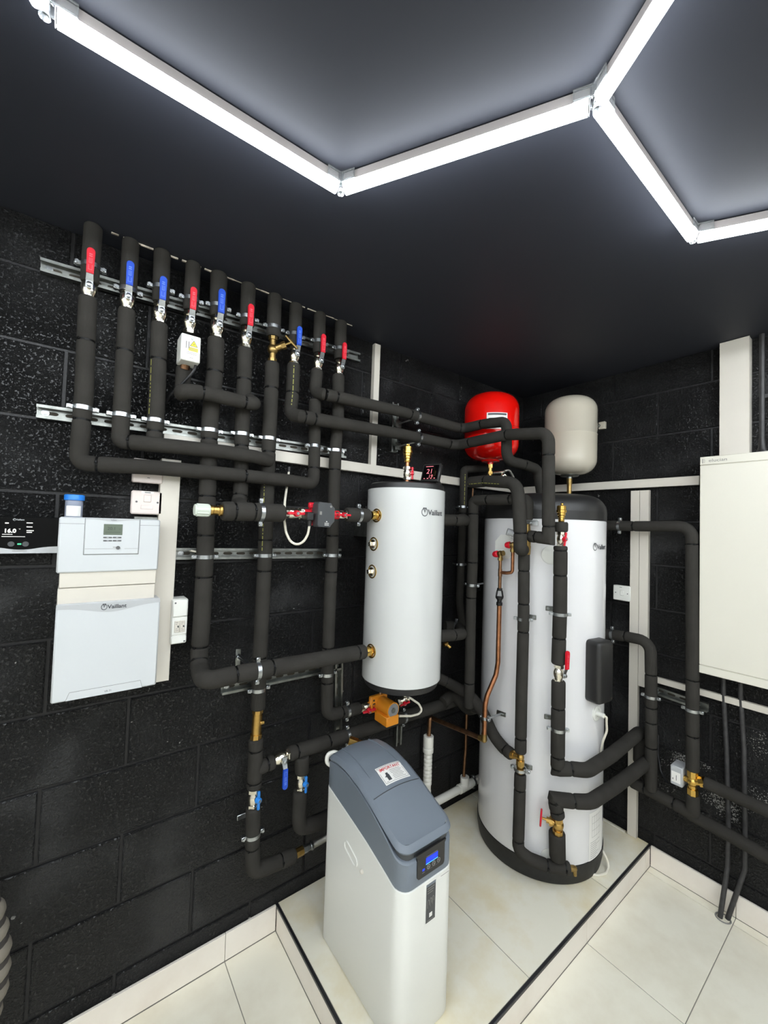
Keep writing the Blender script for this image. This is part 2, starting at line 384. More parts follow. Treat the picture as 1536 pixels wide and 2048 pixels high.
def run(label, segs, r, ties=(), clips=(), rr=0.05, wall=(0, 1, 0), stud=0.05, name='insulated_pipe', cat='pipe', material='foam', group=None, prints=()):
    segs = segs if isinstance(segs[0], list) else [segs]
    paths = [Path(p, rr) for p in segs]
    root = thing(name, label, cat, paths[0].P[0], group)
    cuts = {i: [] for i in range(len(paths))}
    def where(px):
        return min(((p.near(px), i) for i, p in enumerate(paths)), key=lambda x: x[0][0])
    for px in ties:
        (e, q), i = where(px)
        if 0.012 < q < paths[i].len-0.012: cuts[i].append(q)
    for i, p in enumerate(paths):
        c = [0]+sorted(cuts[i])+[p.len]
        for a, b in zip(c, c[1:]):
            if b-a > 0.004: part('foam_sleeve', p.cut(a, b, r), material, root)
        for q in c[1:-1]:
            o, t = p.at(q); mb = MB(); mb.band(o, t, r*0.80, r*0.925, 0.0062, 20)
            hd = (V((-0.75, -0.55, 0.15))); hd = (hd-t*hd.dot(t)).normalized(); k = frame(o+hd*r*0.95, t, hd)
            mb.box((-0.004, -0.003, -0.0035), (0.004, 0.003, 0.0035), 0.0008, M=k)
            part('cable_tie', mb, 'tie', root)
    for cpx in clips:
        st = stud
        if len(cpx) == 3: st = cpx[2]
        (e, q), i = where(cpx[:2]); o, t = paths[i].at(q); clip(root, o, t, wall, r*0.98, st)
    for a_px, b_px, side in prints:
        (e, qa), i = where(a_px); (e, qb), j = where(b_px)
        if i == j:
            mb = MB(); q = min(qa, qb); qe = max(qa, qb)
            while q < qe:
                ln = random.choice((0.006, 0.012, 0.02)); o, t = paths[i].at(q+ln/2)
                n = V(side); n = (n-t*n.dot(t)).normalized(); w_ = t.cross(n)
                c = o+n*(r*1.012)
                mb.add([c+t*ln/2+w_*0.0016, c-t*ln/2+w_*0.0016, c-t*ln/2-w_*0.0016, c+t*ln/2-w_*0.0016], [(0, 1, 2, 3)])
                q += ln+0.006
            part('printed_lettering', mb, 'yprint', root, smooth=0)
    return root
def tube_run(name, label, cat, pts, r, material, rr=0.03, seg=12, group=None):
    p = Path(pts, rr); mb = MB(); mb.tube(p.P, r, seg); return solo(name, mb, material, label, cat, group)

# ---------------------------------------------------------------- valves
def ball_valve(label, o, zdir, front, color, k=1.0, lever=1, group='lever ball valves'):
    M = frame(o, zdir, front) @ Matrix.Scale(k, 4)
    t = thing('ball_valve', label, 'valve', None, group, M)
    def body(mb):
        mb.lathe([(0.018, -0.046), (0.0205, -0.044), (0.0205, -0.031), (0.018, -0.029)], seg=6)
        mb.lathe([(0.0155, -0.032), (0.016, -0.025), (0.0195, -0.018), (0.0215, -0.007), (0.0215, 0.003), (0.0185, 0.013), (0.0155, 0.017), (0.0155, 0.022)], seg=20)
        mb.lathe([(0.018, 0.018), (0.0205, 0.02), (0.0205, 0.032), (0.018, 0.034)], seg=6)
        mb.cyl((0, -0.010, -0.004), (0, -0.029, -0.004), 0.0085, seg=12)
    def lev(mb):
        z1 = 0.03*lever
        mb.box((-0.010, -0.033, -0.014), (0.010, -0.030, 0.014), 0.001)
        mb.add([(-0.0095, -0.033, 0.008*lever), (0.0095, -0.033, 0.008*lever), (0.0085, -0.043, z1), (-0.0085, -0.043, z1), (-0.0095, -0.030, 0.008*lever), (0.0095, -0.030, 0.008*lever), (0.0085, -0.040, z1), (-0.0085, -0.040, z1)], [(0, 1, 2, 3), (4, 7, 6, 5), (0, 3, 7, 4), (1, 5, 6, 2), (2, 6, 7, 3)])
    def nut(mb):
        mb.lathe([(0.0075, 0), (0.0075, 0.006), (0.006, 0.007)], frame((0, -0.033, -0.004), (0, -1, 0), (0, 0, 1)), 6)
    def grip(mb):
        pts = []
        for a in range(9): t_ = math.pi*a/8; pts.append((0.0105*math.cos(t_), 0.092+0.011*math.sin(t_)))
        poly = [(0.0092, 0.026)]+pts+[(-0.0092, 0.026)]
        poly = [(x, y*lever) for x, y in poly]
        K = Matrix(((1, 0, 0, 0), (0, 0, -1, -0.038), (0, 1, 0, 0), (0, 0, 0, 1)))
        mb.prism(poly, 0, 0.007, K); mb.prism([(x*0.86, (y-0.06*lever)*0.94+0.06*lever) for x, y in poly], 0.006, 0.0085, K)
    def marks(mb):
        y = -0.0467
        def q(x0, z0, x1, z1): mb.add([(x0, y, z0*lever), (x1, y, z0*lever), (x1, y, z1*lever), (x0, y, z1*lever)], [(0, 1, 2, 3)])
        for z0 in (0.075, 0.081): q(-0.004, z0, 0.004, z0+0.003)
        q(-0.004, 0.056, -0.003, 0.071); q(0.003, 0.056, 0.004, 0.071); q(-0.0005, 0.056, 0.0005, 0.071); q(-0.004, 0.0555, 0.004, 0.0565)
        q(-0.005, 0.036, -0.004, 0.05); q(0.004, 0.036, 0.005, 0.05); q(-0.005, 0.035, 0.005, 0.0362)
    L_ = lever
    part('valve_body', shared('valve_body', 'nickel', body), None, t)
    part('lever', shared(('lever', L_), 'zinc', lev), None, t); part('nut', shared('nut', 'zinc', nut), None, t)
    g = part('grip', shared(('grip', L_), color, grip, 30), None, t, ('red' if color == 'red' else 'blue')+' vinyl grip')
    part('raised_marks', shared(('raised_marks', L_), {'red': 'redmarkv', 'blue': 'bluemarkv'}[color], marks, 0), None, g)
    return t
MT['redmarkv'] = mat('pale red relief', s(226, 110, 120), 0.5); MT['bluemarkv'] = mat('pale blue relief', s(110, 140, 220), 0.5)
def iso_valve(label, o, zdir, front, color, k=1.0, turn=0.0, group='butterfly valves'):
    M = frame(o, zdir, front) @ Matrix.Scale(k, 4)
    t = thing('isolating_valve', label, 'valve', None, group, M)
    def body(mb):
        mb.lathe([(0.0165, -0.034), (0.0190, -0.032), (0.0190, -0.02), (0.0165, -0.018)], seg=6)
        mb.lathe([(0.0145, -0.02), (0.0175, -0.012), (0.0188, 0), (0.0175, 0.010), (0.0145, 0.015), (0.0145, 0.02)], seg=18)
        mb.lathe([(0.0175, 0.018), (0.0205, 0.02), (0.0205, 0.032), (0.0185, 0.034)], seg=8)
        mb.cyl((0, -0.01, 0), (0, -0.022, 0), 0.007, seg=10)
    def hd(mb):
        K = Matrix.Rotation(turn, 4, 'Y')
        mb.cyl(K @ V((0, -0.02, 0)), K @ V((0, -0.033, 0)), 0.011, 0.009, 14)
        for sg in (-1, 1):
            mb.box((-0.0045, -0.031, sg*0.008), (0.0045, -0.022, sg*0.031), 0.002, K)
    def sc(mb): mb.cyl((0, -0.033, 0), (0, -0.0355, 0), 0.005, seg=10)
    part('valve_body', shared('iso_body', 'nickel', body), None, t)
    part('handle', shared(('handle', round(turn, 2)), color, hd), None, t, {'red': 'red butterfly handle', 'lblue': 'light blue butterfly handle'}[color])
    part('handle_screw', shared('handle_screw', 'zinc', sc), None, t)
    return t

# ================================================================ ROOM
XW, YW = -4.6, -4.4
# ceiling, floor, far walls
mb = MB(); mb.box((XW-0.1, YW-0.1, HC), (0.1, 0.1, HC+0.1)); struct('ceiling', mb, 'ceil')
mb = MB(); mb.box((XW-0.1, YW-0.1, -0.12), (0.1, 0.1, -0.003)); floor = struct('floor', mb, 'grout')
mb = MB(); mb.box((XW-0.1, YW, -0.012), (XW, 0.1, HC)); struct('wall_back', mb, 'backwall')
mb = MB(); mb.box((XW, YW-0.1, -0.012), (0.1, YW, HC)); struct('wall_front', mb, 'backwall')
# block walls: recessed joints, each block its own piece
mb = MB(); mb.box((XW, 0.007, -0.012), (0.1, 0.1, HC)); wl = struct('wall_left', mb, 'mortar')
mb = MB(); mb.box((0.007, YW, -0.012), (0.1, 0.007, HC)); wr = struct('wall_right', mb, 'mortar')
def block_row(parent, side, z0, z1, joints, lo):
    g = 0.0045
    for a, b in zip(joints, joints[1:]):
        a2, b2 = max(a+g, lo), min(b-g, 0.0)
        if b2-a2 < 0.03: continue
        zz0, zz1 = z0+g, min(z1-g, HC)
        dz = [random.uniform(-0.0012, 0.0012) for _ in range(4)]; d = random.uniform(-0.0006, 0.0014); e = 0.0035
        back = [(a2, zz0), (b2, zz0), (b2, zz1), (a2, zz1)]
        front = [(a2+e, zz0+e+dz[0]), (b2-e, zz0+e+dz[1]), (b2-e, zz1-e+dz[2]), (a2+e, zz1-e+dz[3])]
        if side == 'L': vs = [(x, 0.0085, z) for x, z in back]+[(x, 0.003, z) for x, z in back]+[(x, -d, z) for x, z in front]
        else: vs = [(0.0085, x, z) for x, z in back]+[(0.003, x, z) for x, z in back]+[(-d, x, z) for x, z in front]
        fs = []
        for k in (0, 4): fs += [(k+i, k+(i+1) % 4, k+4+(i+1) % 4, k+4+i) for i in range(4)]
        fs += [(8, 9, 10, 11), (3, 2, 1, 0)]
        mb = MB(); mb.add(vs, fs); part('block', mb, 'worn' if side == 'R' and 0.3 < z0 < 0.8 and b2 < -0.6 else 'block', parent, smooth=0)
ZB = 1.7345
for k in range(-8, 4):
    z0 = ZB+0.225*k; z1 = z0+0.225
    if z1 < 0.02: continue
    odd = k % 2 == 0                                   # rows at 1.7345 + even k have the half-bond offset
    ja = [(-0.42 if odd else -0.19)-0.45*i for i in range(8)][::-1]+[0.02]
    block_row(wl, 'L', max(z0, 0.0), z1, ja, -3.2)
    jb = [(-0.355 if odd else -0.135)-0.445*i for i in range(6)][::-1]+[0.02]
    block_row(wr, 'R', max(z0, 0.0), z1, jb, -2.4)
# lower floor tiles
def tile_grid(parent, xs, ys, z0, z1, material, skip=None):
    for xa, xb in zip(xs, xs[1:]):
        for ya, yb in zip(ys, ys[1:]):
            if skip and skip((xa+xb)/2, (ya+yb)/2): continue
            mb = MB(); g = 0.0014
            mb.box((xa+g, ya+g, z0), (xb-g, yb-g, z1+random.uniform(-0.0003, 0.0003)), 0.0008); part('floor_tile', mb, material, parent, smooth=0)
xs = [XW, -4.26, -3.66, -3.06, -2.46, -1.865, -1.6635]; ys = [YW, -3.52, -2.92, -2.32, -1.72, -1.12, -0.52, -0.012]
tile_grid(floor, xs, ys, -0.003, 0, 'tile')
xs = [-1.6635, -1.26, -0.66, -0.06, -0.012]; ys = [YW, -3.52, -2.92, -2.32, -1.72, -1.12, -0.7875]
tile_grid(floor, xs, ys, -0.003, 0, 'tile')
# raised plinth (x -1.663..0, y -0.787..0)
PX, PY = -1.663, -0.787
mb = MB(); mb.box((PX+0.008, PY+0.008, -0.003), (-0.001, -0.001, PL-0.003)); pl = struct('trim_1', mb, 'grout')
tile_grid(pl, [PX+0.010, -1.053, -0.453, -0.002], [PY+0.010, -0.002], PL-0.003, PL, 'tile2')
for xa, xb in zip([PX, -1.26, -0.66, -0.06], [-1.26, -0.66, -0.06, -0.0125]):
    mb = MB(); mb.box((xa+0.001, PY, 0), (xb-0.001, PY+0.008, PL-0.011), 0.0008); part('riser_tile', mb, 'skirt', pl, smooth=0)
for ya, yb in ((PY+0.009, -0.61), (-0.61, -0.0125)):
    mb = MB(); mb.box((PX, ya+0.001, 0), (PX+0.008, yb-0.001, PL-0.011), 0.0008); part('riser_tile', mb, 'skirt', pl, smooth=0)
mb = MB(); mb.box((PX-0.001, PY-0.001, PL-0.011), (-0.001, PY+0.0095, PL+0.0008), 0.0015); part('edge_trim', mb, 'trim', pl, 'black edge trim')
mb = MB(); mb.box((PX-0.001, PY+0.0095, PL-0.011), (PX+0.0095, -0.001, PL+0.0008), 0.0015); part('edge_trim', mb, 'trim', pl, 'black edge trim')
# baseboards
mb = MB(); mb.box((XW, -0.002, 0), (PX-0.001, 0.007, PL-0.004)); bl = struct('baseboard_left', mb, 'grout')
for xa, xb in zip([XW, -4.26, -3.66, -3.06, -2.46, -1.865], [-4.26, -3.66, -3.06, -2.46, -1.865, PX-0.001]):
    mb = MB(); mb.box((xa+0.001, -0.012, 0.001), (xb-0.001, -0.002, PL), 0.001); part('skirting_tile', mb, 'skirt', bl, smooth=0)
mb = MB(); mb.box((-0.002, YW, 0), (0.007, PY-0.001, PL-0.004)); brd = struct('baseboard_right', mb, 'grout')
for ya, yb in zip([YW, -3.52, -2.92, -2.32, -1.72, -1.12], [-3.52, -2.92, -2.32, -1.72, -1.12, PY-0.001]):
    mb = MB(); mb.box((-0.012, ya+0.001, 0.001), (-0.002, yb-0.001, PL), 0.001); part('skirting_tile', mb, 'skirt', brd, smooth=0)
# ragged unpainted edge where the pipes pass the ceiling board
mb = MB(); a = -2.345
while a < -1.45:
    b = a+random.uniform(0.012, 0.05); h = random.uniform(0.002, 0.0055)*(1.0 if a < -2.0 else 0.55)
    mb.box((a, -0.078-random.uniform(0, 0.003), HC-h), (b, -0.074, HC+0.001)); a = b+random.choice((-0.001, -0.001, 0.004, 0.012))
struct('trim_2', mb, 'raw')

# ================================================================ LED HEXAGONS
S6, C6 = 0.5893, 0.5105
CELLS = [(-2.182, -1.2255), (-1.298, -1.736), (-2.182, -2.2465), (-2.182, -3.2675), (-1.298, -2.757), (-1.298, -3.778), (-0.414, -2.2465), (-0.414, -3.2675),
         (-3.066, -1.736), (-3.066, -2.757), (-3.066, -3.778), (-3.95, -1.2255), (-3.95, -2.2465), (-3.95, -3.2675)]
P, EDGE = [], []
def vid(q):
    for i, v in enumerate(P):
        if (v-q).length < 0.05: return i
    P.append(q); return len(P)-1
for cx_, cy_ in CELLS:
    ids = [vid(V((cx_+S6*math.cos(math.pi*k/3), cy_+S6*math.sin(math.pi*k/3)))) for k in range(6)]
    for k in range(6):
        e = tuple(sorted((ids[k], ids[(k+1) % 6])))
        if e not in EDGE: EDGE.append(e)
NODE = {k: vid(V(q)) for k, q in dict(a=(-2.476, -0.712), b=(-1.888, -0.717), c=(-1.595, -1.228), d=(-1.004, -1.226), e=(-0.709, -1.737), f=(-1.89, -1.739), g=(-2.771, -1.225)).items()}
for k, q in dict(a=(-2.476, -0.712), b=(-1.888, -0.717), c=(-1.595, -1.228), d=(-1.004, -1.226)).items(): P[NODE[k]] = V(q)   # as measured
TL = dict(ab='long lit tube across the upper left of the ceiling', bc='lit tube from the low middle joint up to the three-way joint', cf='lit tube leaving the top edge right of centre above the three-way joint',
          cd='lit tube running from the three-way joint down to the right joint', de='short stretch of lit tube at the right edge below the right joint', ga='lit tube cut off in the top left corner')
TL = {tuple(sorted((NODE[k[0]], NODE[k[1]]))): v for k, v in TL.items()}
def led_tube(e):
    a, b = P[e[0]], P[e[1]]; d = (b-a).normalized(); a2, b2 = a+d*0.014, b-d*0.014
    t = thing('led_tube', TL.get(e, 'white lit tube of the ceiling hexagons behind the viewer'), 'ceiling light', (a2.x, a2.y, HC), 'lit tubes of the hexagon ceiling lamp')
    K = frame(V((a2.x, a2.y, HC)), (d.x, d.y, 0), (0, 0, -1)); ln = (b2-a2).length    # local y up
    mb = MB(); mb.prism([(-0.010, -0.004), (0.010, -0.004), (0.012, -0.028), (-0.012, -0.028)], 0, ln, K); part('housing', mb, 'grilla', t, smooth=0)
    poly = [(0.0125, -0.028)]+[(0.0145*math.cos(q), -0.034-0.016*math.sin(q)) for q in [math.pi*i/8 for i in range(9)]]+[(-0.0125, -0.028)]
    mb = MB(); mb.prism(poly, 0.003, ln-0.003, K); part('diffuser', mb, 'tube', t, smooth=60)
    mb = MB(); mb.prism([(x*1.03, (y+0.028)*1.03-0.028) for x, y in poly], -0.0005, 0.003, K); part('end_cap', mb, 'clear', t)
    mb = MB(); mb.prism([(x*1.03, (y+0.028)*1.03-0.028) for x, y in poly], ln-0.003, ln+0.0005, K); part('end_cap', mb, 'clear', t)
for e in EDGE: led_tube(e)
NL = dict(a='clear joint at the left end of the long upper left tube', b='clear two-way joint at the lowest middle corner', c='clear three-way joint at the upper right', d='clear joint at the right end near the right edge')
NL = {NODE[k]: v for k, v in NL.items()}
for k in range(len(P)):
    arms = [((P[e[1]] if e[0] == k else P[e[0]])-P[k]).normalized() for e in EDGE if k in e]
    p = P[k]; t = thing('tube_joint', NL.get(k, 'clear joint of the ceiling hexagons behind the viewer'), 'connector', (p.x, p.y, HC), 'clear joints of the hexagon ceiling lamp')
    mb = MB(); mb.cyl((p.x, p.y, HC-0.001), (p.x, p.y, HC-0.03), 0.0065, seg=12); mb.cyl((p.x, p.y, HC-0.03), (p.x, p.y, HC-0.046), 0.004, 0.009, 10); part('hub', mb, 'clear', t)
    for d in arms:
        K = frame(V((p.x, p.y, HC)), (d.x, d.y, 0), (0, 0, -1))
        for sx in (-1, 1):
            mb = MB()
            mb.box((sx*0.0125, -0.026, 0.002), (sx*0.0137, -0.002, 0.045), 0, K)
            mb.box((sx*0.0125, -0.0275, 0.002), (sx*0.0147, -0.0245, 0.045), 0, K); mb.box((sx*0.0125, -0.030, 0.043), (sx*0.0147, -0.002, 0.0455), 0, K)
            mb.box((sx*0.0125, -0.004, 0.002), (sx*0.0147, -0.001, 0.045), 0, K)
            part('sleeve', mb, 'clear', t, smooth=0)

# ================================================================ WALL RAILS AND TRUNKING
def strut(label, a, b, wall, wdt=0.041, group='slotted steel rails', dep=0.021):
    a, b = V(a), V(b); z = (b-a).normalized(); front = -V(wall)
    M = frame(a, z, front)                             # local z along the rail, -y to the room
    t = thing('strut_rail', label, 'rail', None, group, M); ln = (b-a).length; h = wdt/2
    y0 = (a-V((0, 0, 0))).dot(-V(wall)) if False else 0.0
    mb = MB()
    mb.box((-h, -0.0025, 0), (h, 0, ln)); mb.box((-h, -dep, 0), (-h+0.0025, -0.0025, ln)); mb.box((h-0.0025, -dep, 0), (h, -0.0025, ln))
    mb.box((-h, -dep-0.002, 0), (-h+0.009, -dep, ln)); mb.box((h-0.009, -dep-0.002, 0), (h, -dep, ln))
    part('channel', mb, 'galv', t, local=True, smooth=0)
    mb = MB(); q = 0.035
    while q < ln-0.03:
        pts = [(0.0055*math.cos(x), 0.009*math.sin(x)+(0.008 if math.sin(x) >= 0 else -0.008)) for x in [2*math.pi*i/12 for i in range(12)]]
        mb.add([(x, -0.0027, q+zz) for x, zz in pts], [tuple(range(12))]); q += 0.05
    part('slot', mb, 'dark', t, local=True, smooth=0)
    mb = MB(); mb.lathe([(0.010, 0), (0.010, 0.002), (0.005, 0.0025), (0.005, 0.006)], frame((0, -0.0025, 0.02), (0, -1, 0), (0, 0, 1)), 12); part('fixing_bolt', mb, 'zinc', t, local=True)
    return t
def Lw(px, py): p = L(px, py, 0.03); p.y = -0.001; return p
def Rw(px, py): p = R(px, py, 0.03); p.x = -0.001; return p
strut('uppermost slotted rail behind the lever valves on the left wall', Lw(80, 525), Lw(722, 714), (0, 1, 0))
strut('second slotted rail from the top, above the white trunking', Lw(72, 820), Lw(694, 907), (0, 1, 0))
strut('third slotted rail, right of the white controller, level with its upper cover', Lw(352, 1108), Lw(684, 1107), (0, 1, 0))
strut('lowest slotted rail, behind the pipe into the foot of the small cylinder', Lw(446, 1381), Lw(686, 1331), (0, 1, 0))
strut('upright slotted rail left of the orange pump', Lw(680, 1327), Lw(678, 1465), (0, 1, 0))
strut('upright slotted rail under the small cylinder, right of the orange pump', Lw(803, 1400), Lw(799, 1492), (0, 1, 0), 0.036)
strut('short upright slotted rail behind the paired pipes beside the white upright trunking', Lw(793, 805), Lw(791, 903), (0, 1, 0))
strut('short slotted rail low on the right wall behind two pipes', Rw(1300, 1378), Rw(1414, 1418), (1, 0, 0))

def trunk(label, a, b, wall, wdt, dep, lid=True, group='white trunking'):
    a, b = V(a), V(b); M = frame(a, b-a, -V(wall)); ln = (b-a).length; h = wdt/2
    t = thing('cable_trunking', label, 'trunking', None, group, M)
    mb = MB(); mb.box((-h, -dep+0.003, 0), (h, 0, ln)); part('channel', mb, 'pvc', t, local=True, smooth=0)
    mb = MB(); mb.box((-h-0.0012, -dep, 0.0005), (h+0.0012, -dep+0.003, ln-0.0005), 0.0008); mb.box((-h-0.0012, -dep, 0), (-h, -dep+0.012, ln)); mb.box((h, -dep, 0), (h+0.0012, -dep+0.012, ln)); part('lid', mb, 'pvc', t, local=True, smooth=0)
    return t
def Lq(px, py, d=0.03): p = L(px, py, d); p.y = 0; return p
def Rq(px, py, d=0.03): p = R(px, py, d); p.x = 0; return p
q = Lq(343, 919, 0.04); q2 = Lq(325, 1362, 0.04)
trunk('wide upright white trunking right of the white controller', q, V((q2.x-0.012, 0, q2.z)), (0, 1, 0), 0.058, 0.045)
q = Lq(327, 879); q2 = L(1041, 976, 0.03)
trunk('long level white trunking running along the left wall to the corner', q, V((-0.012, 0, Lq(760, 943).z)), (0, 1, 0), 0.041, 0.032)
q = Lq(756, 688, 0.025)
trunk('narrow upright white trunking from the ceiling to the long trunking', V((q.x, 0, q.z)), V((Lq(747, 931, 0.025).x, 0, Lq(747, 932, 0.025).z)), (0, 1, 0), 0.030, 0.025)
q = Rq(1398, 962)
trunk('level white trunking on the right wall from the corner to the cream enclosure', V((0, -0.034, Rq(1300, 966).z)), V((0, q.y, Rq(1300, 966).z)), (1, 0, 0), 0.041, 0.03)
y1, y2 = Rq(1270, 1100, 0.02).y, Rq(1289, 1100, 0.02).y
zt = Rq(1280, 981, 0.02).z
trunk('left one of two upright white trunkings on the right wall, reaching the plinth', V((0, y1, zt)), V((0, y1, PL+0.001)), (1, 0, 0), 0.040, 0.025)
trunk('right one of two upright white trunkings on the right wall, ending above the low pipes', V((0, y2+0.001, zt)), V((0, y2+0.001, Rq(1280, 1372, 0.02).z)), (1, 0, 0), 0.040, 0.025)
q = Rq(1310, 1359, 0.02); q2 = Rq(1536, 1425, 0.02)
trunk('narrow level white trunking under the cream enclosure', V((0, y2-0.022, q.z)), V((0, q2.y-0.5, q.z)), (1, 0, 0), 0.026, 0.02)
a, b = Rq(1440, 700, 0.055), Rq(1498, 690, 0.055)
trunk('wide upright white trunking from the ceiling down to the cream enclosure', V((0, (a.y+b.y)/2, HC-0.002)), V((0, (a.y+b.y)/2, 2.023)), (1, 0, 0), abs(a.y-b.y), 0.055)

# ================================================================ INSULATED PIPES, LEFT WALL
D = 0.076
def up_valve(label, px, py, color, k=1.0, d=D): return ball_valve(label, L(px, py, d), (0, 0, 1), (0, -1, 0), color, k)
RP = 0.0245
# 1
run('first insulated pipe from the left, turning right low under the second', [[Z(187, 452, HC), L(179, 566, D)], [L(176, 595, D), L(168, 790, D), L(157, 925, D), L(196, 928.5, D+0.012), L(310, 935, D+0.016), L(441, 947, D+0.03), L(578, 961, D+0.04), L(627, 969, D+0.03), L(628, 940, D+0.02), L(629, 893, D)]], RP,
    ties=[(171, 682), (163, 841), (196, 928), (490, 952), (628, 937)], clips=[(182, 533), (165, 816), (629, 894)], rr=0.045)
up_valve('red lever valve on the first pipe from the left', 178, 576, 'red')
# 2
run('second insulated pipe from the left, turning right under the second rail', [[Z(262, 482, HC), L(256.5, 582, D)], [L(254, 619, D), L(245, 790, D), L(240, 883, D), L(262, 884.5, D+0.01), L(362, 894.5, D+0.03), L(450, 904, D+0.045), L(512, 914, D+0.05), L(540, 923, D+0.02)]], RP,
    ties=[(249.5, 701), (260, 884)], clips=[(258, 596-15), (243, 831)], rr=0.045)
up_valve('blue lever valve on the second pipe from the left', 255, 598, 'blue')
# 3
run('third insulated pipe from the left with yellow print, joining the second from above', [[Z(325, 503, HC), L(321, 605, D)], [L(319, 647, D), L(314, 790, D), L(309, 882, D)]], RP+0.001,
    ties=[(316, 719), (306.5, 863)], clips=[(322, 578), (310, 841)], prints=[((316, 725), (312, 830), (-1, -0.62, 0))])
up_valve('blue lever valve on the third pipe from the left', 320, 625, 'blue')
# 4
run('fourth pipe from the left, crossing to the right in front of two others', [[Z(387, 527, HC), L(381, 622, D)], [L(368, 734, D), L(364, 792, D), (L(362, 781, D+0.062), 0.03), L(406, 785.5, D+0.064), L(491, 805, D+0.064), (L(512, 809, D+0.062), 0.03), L(494, 797, D-0.0)]], RP,
    ties=[(406.5, 784), (491, 805)], clips=[(383, 600)], rr=0.035)
up_valve('red lever valve above the white electrical box', 379.5, 643, 'red')
# 5
run('fifth insulated pipe from the left, longest drop, turning under to the small cylinder foot', [[Z(438, 547, HC), L(436, 634, D)], [L(432.5, 677, D), L(430, 745, D), L(420, 840, D), L(412, 1070, D), L(405, 1220, D), L(397, 1334, D), (L(409, 1364, 0.235), 0.05), L(471.5, 1349, 0.246), L(630, 1320.5, 0.247), L(729, 1303, 0.247)]], 0.029,
    ties=[(430, 745), (422, 880), (420, 992), (412, 1070), (409, 1155), (399, 1293), (396, 1321), (471.5, 1349), (543, 1336), (714, 1306)], clips=[(437, 615), (422, 861), (411, 1113), (514.5, 1343, 0.2)], rr=0.055)
up_valve('blue lever valve on the fifth pipe from the left', 434, 652, 'blue', 1.12)
# 6
run('sixth insulated pipe from the left, ending at the level pump pipe', [[Z(497, 569, HC), L(494, 653, D)], [L(490.5, 697, D), L(488.5, 760, D), L(484, 862, D), L(481, 991, D), (L(477, 1008, D+0.01), 0.04), L(486, 1018, 0.2)]], 0.027,
    ties=[(488.5, 760), (483, 892), (481, 991)], clips=[(496, 636), (483, 869)])
up_valve('red lever valve on the sixth pipe from the left', 492, 674, 'red', 1.05)
# 7
run('seventh insulated pipe from the left, with brass stop valve and foot bend', [[Z(550, 591, HC), L(546.5, 674, D)], [L(544.5, 725, D), L(543, 777, D), L(538, 878, D), L(530, 1111, D), L(526, 1190, D), L(519, 1330, D), L(516, 1418, D)],
    [L(512, 1476, D), L(511, 1520, D), L(508, 1576, D)], [L(506.5, 1613, D), L(505, 1694, D), L(506, 1745, D), L(562, 1722, D), L(590, 1709, D)]], 0.0275,
    ties=[(543, 777), (538, 904), (531, 1080), (527.5, 1142), (520, 1315), (511, 1499), (510, 1564), (505, 1694), (562, 1723)], clips=[(549, 657), (538, 878), (530, 1111), (517, 1378), (505, 1668)],
    rr=0.04, prints=[((530, 960), (528, 1100), (-0.7, -0.7, 0))])
# 8
run('eighth insulated pipe from the left, turning right as the lower of two long pipes', [[Z(592, 610, HC), L(589.5, 692, D)], [L(587.5, 728, D), L(585, 786, D), L(580.5, 829, D), (L(600, 832.5, 0.128), 0), L(629, 838, 0.13), L(800, 868, 0.13), (L(912, 891, 0.13), 0.05), R(1014, 869.5, 0.80), (R(1097, 866, 0.80), 0.05), R(1097, 1020, 0.80), (CY(1097, 1077, 0.148), 0), V((-0.792, -0.575, 1.642))]], 0.0265,
    ties=[(585, 786), (609, 834), (629, 838), (835, 876), (897, 889), (942, 888), (1014.6, 872), (1098, 910), (1098, 1053), (1073, 1074)], clips=[(591, 672), (836, 878)], rr=0.05, prints=[((586, 735), (581, 815), (-0.35, -0.9, 0))])
up_valve('blue lever valve on the eighth pipe beside the brass stop valve', 588.5, 710, 'blue')
# 9
run('ninth insulated pipe from the left, upper of two long pipes turning right', [[Z(640, 627, HC), L(637.5, 707, D)], [L(634, 740, D), L(630, 786, D), (L(649, 789, 0.128), 0), L(673, 794, 0.13), L(800, 823, 0.13), (L(924, 858, 0.13), 0.05), R(964, 848.5, 0.75), (R(1013, 843, 0.75), 0.05), R(1013, 870, 0.75), (R(1013, 921, 0.75), 0.05), V((-0.60, -0.425, 1.995)), V((-0.50, -0.425, 1.985)), V((-0.46, -0.425, 1.86))], [L(630, 800, D), L(629, 891, D)]], 0.0255,
    ties=[(650, 789), (673, 794), (819, 828), (920, 856), (964, 848.5), (1013, 862), (1046, 930.6)], clips=[(640, 686), (834, 833)], rr=0.05)
up_valve('red lever valve on the second pipe from the right end of the valve row', 636, 723, 'red')
# 10
run('tenth insulated pipe, last of the valve row, dropping to the orange pump', [[Z(682, 644, HC), L(680, 719, D)], [L(677, 750, D), L(676, 838, D), L(671, 901, D), L(664, 1110, D), L(660, 1190, D), L(655, 1347, D), L(653.5, 1430, D), L(683, 1425, D), L(719, 1415.5, D)]], 0.0265,
    ties=[(669.5, 939), (667, 1072), (662, 1144), (656.5, 1294), (655, 1365), (682.5, 1425)], clips=[(681, 700), (671, 901.5), (664, 1110), (655, 1346.6), (694, 1421)], rr=0.045)
up_valve('rightmost red lever valve of the row', 678.5, 735, 'red', 0.95)

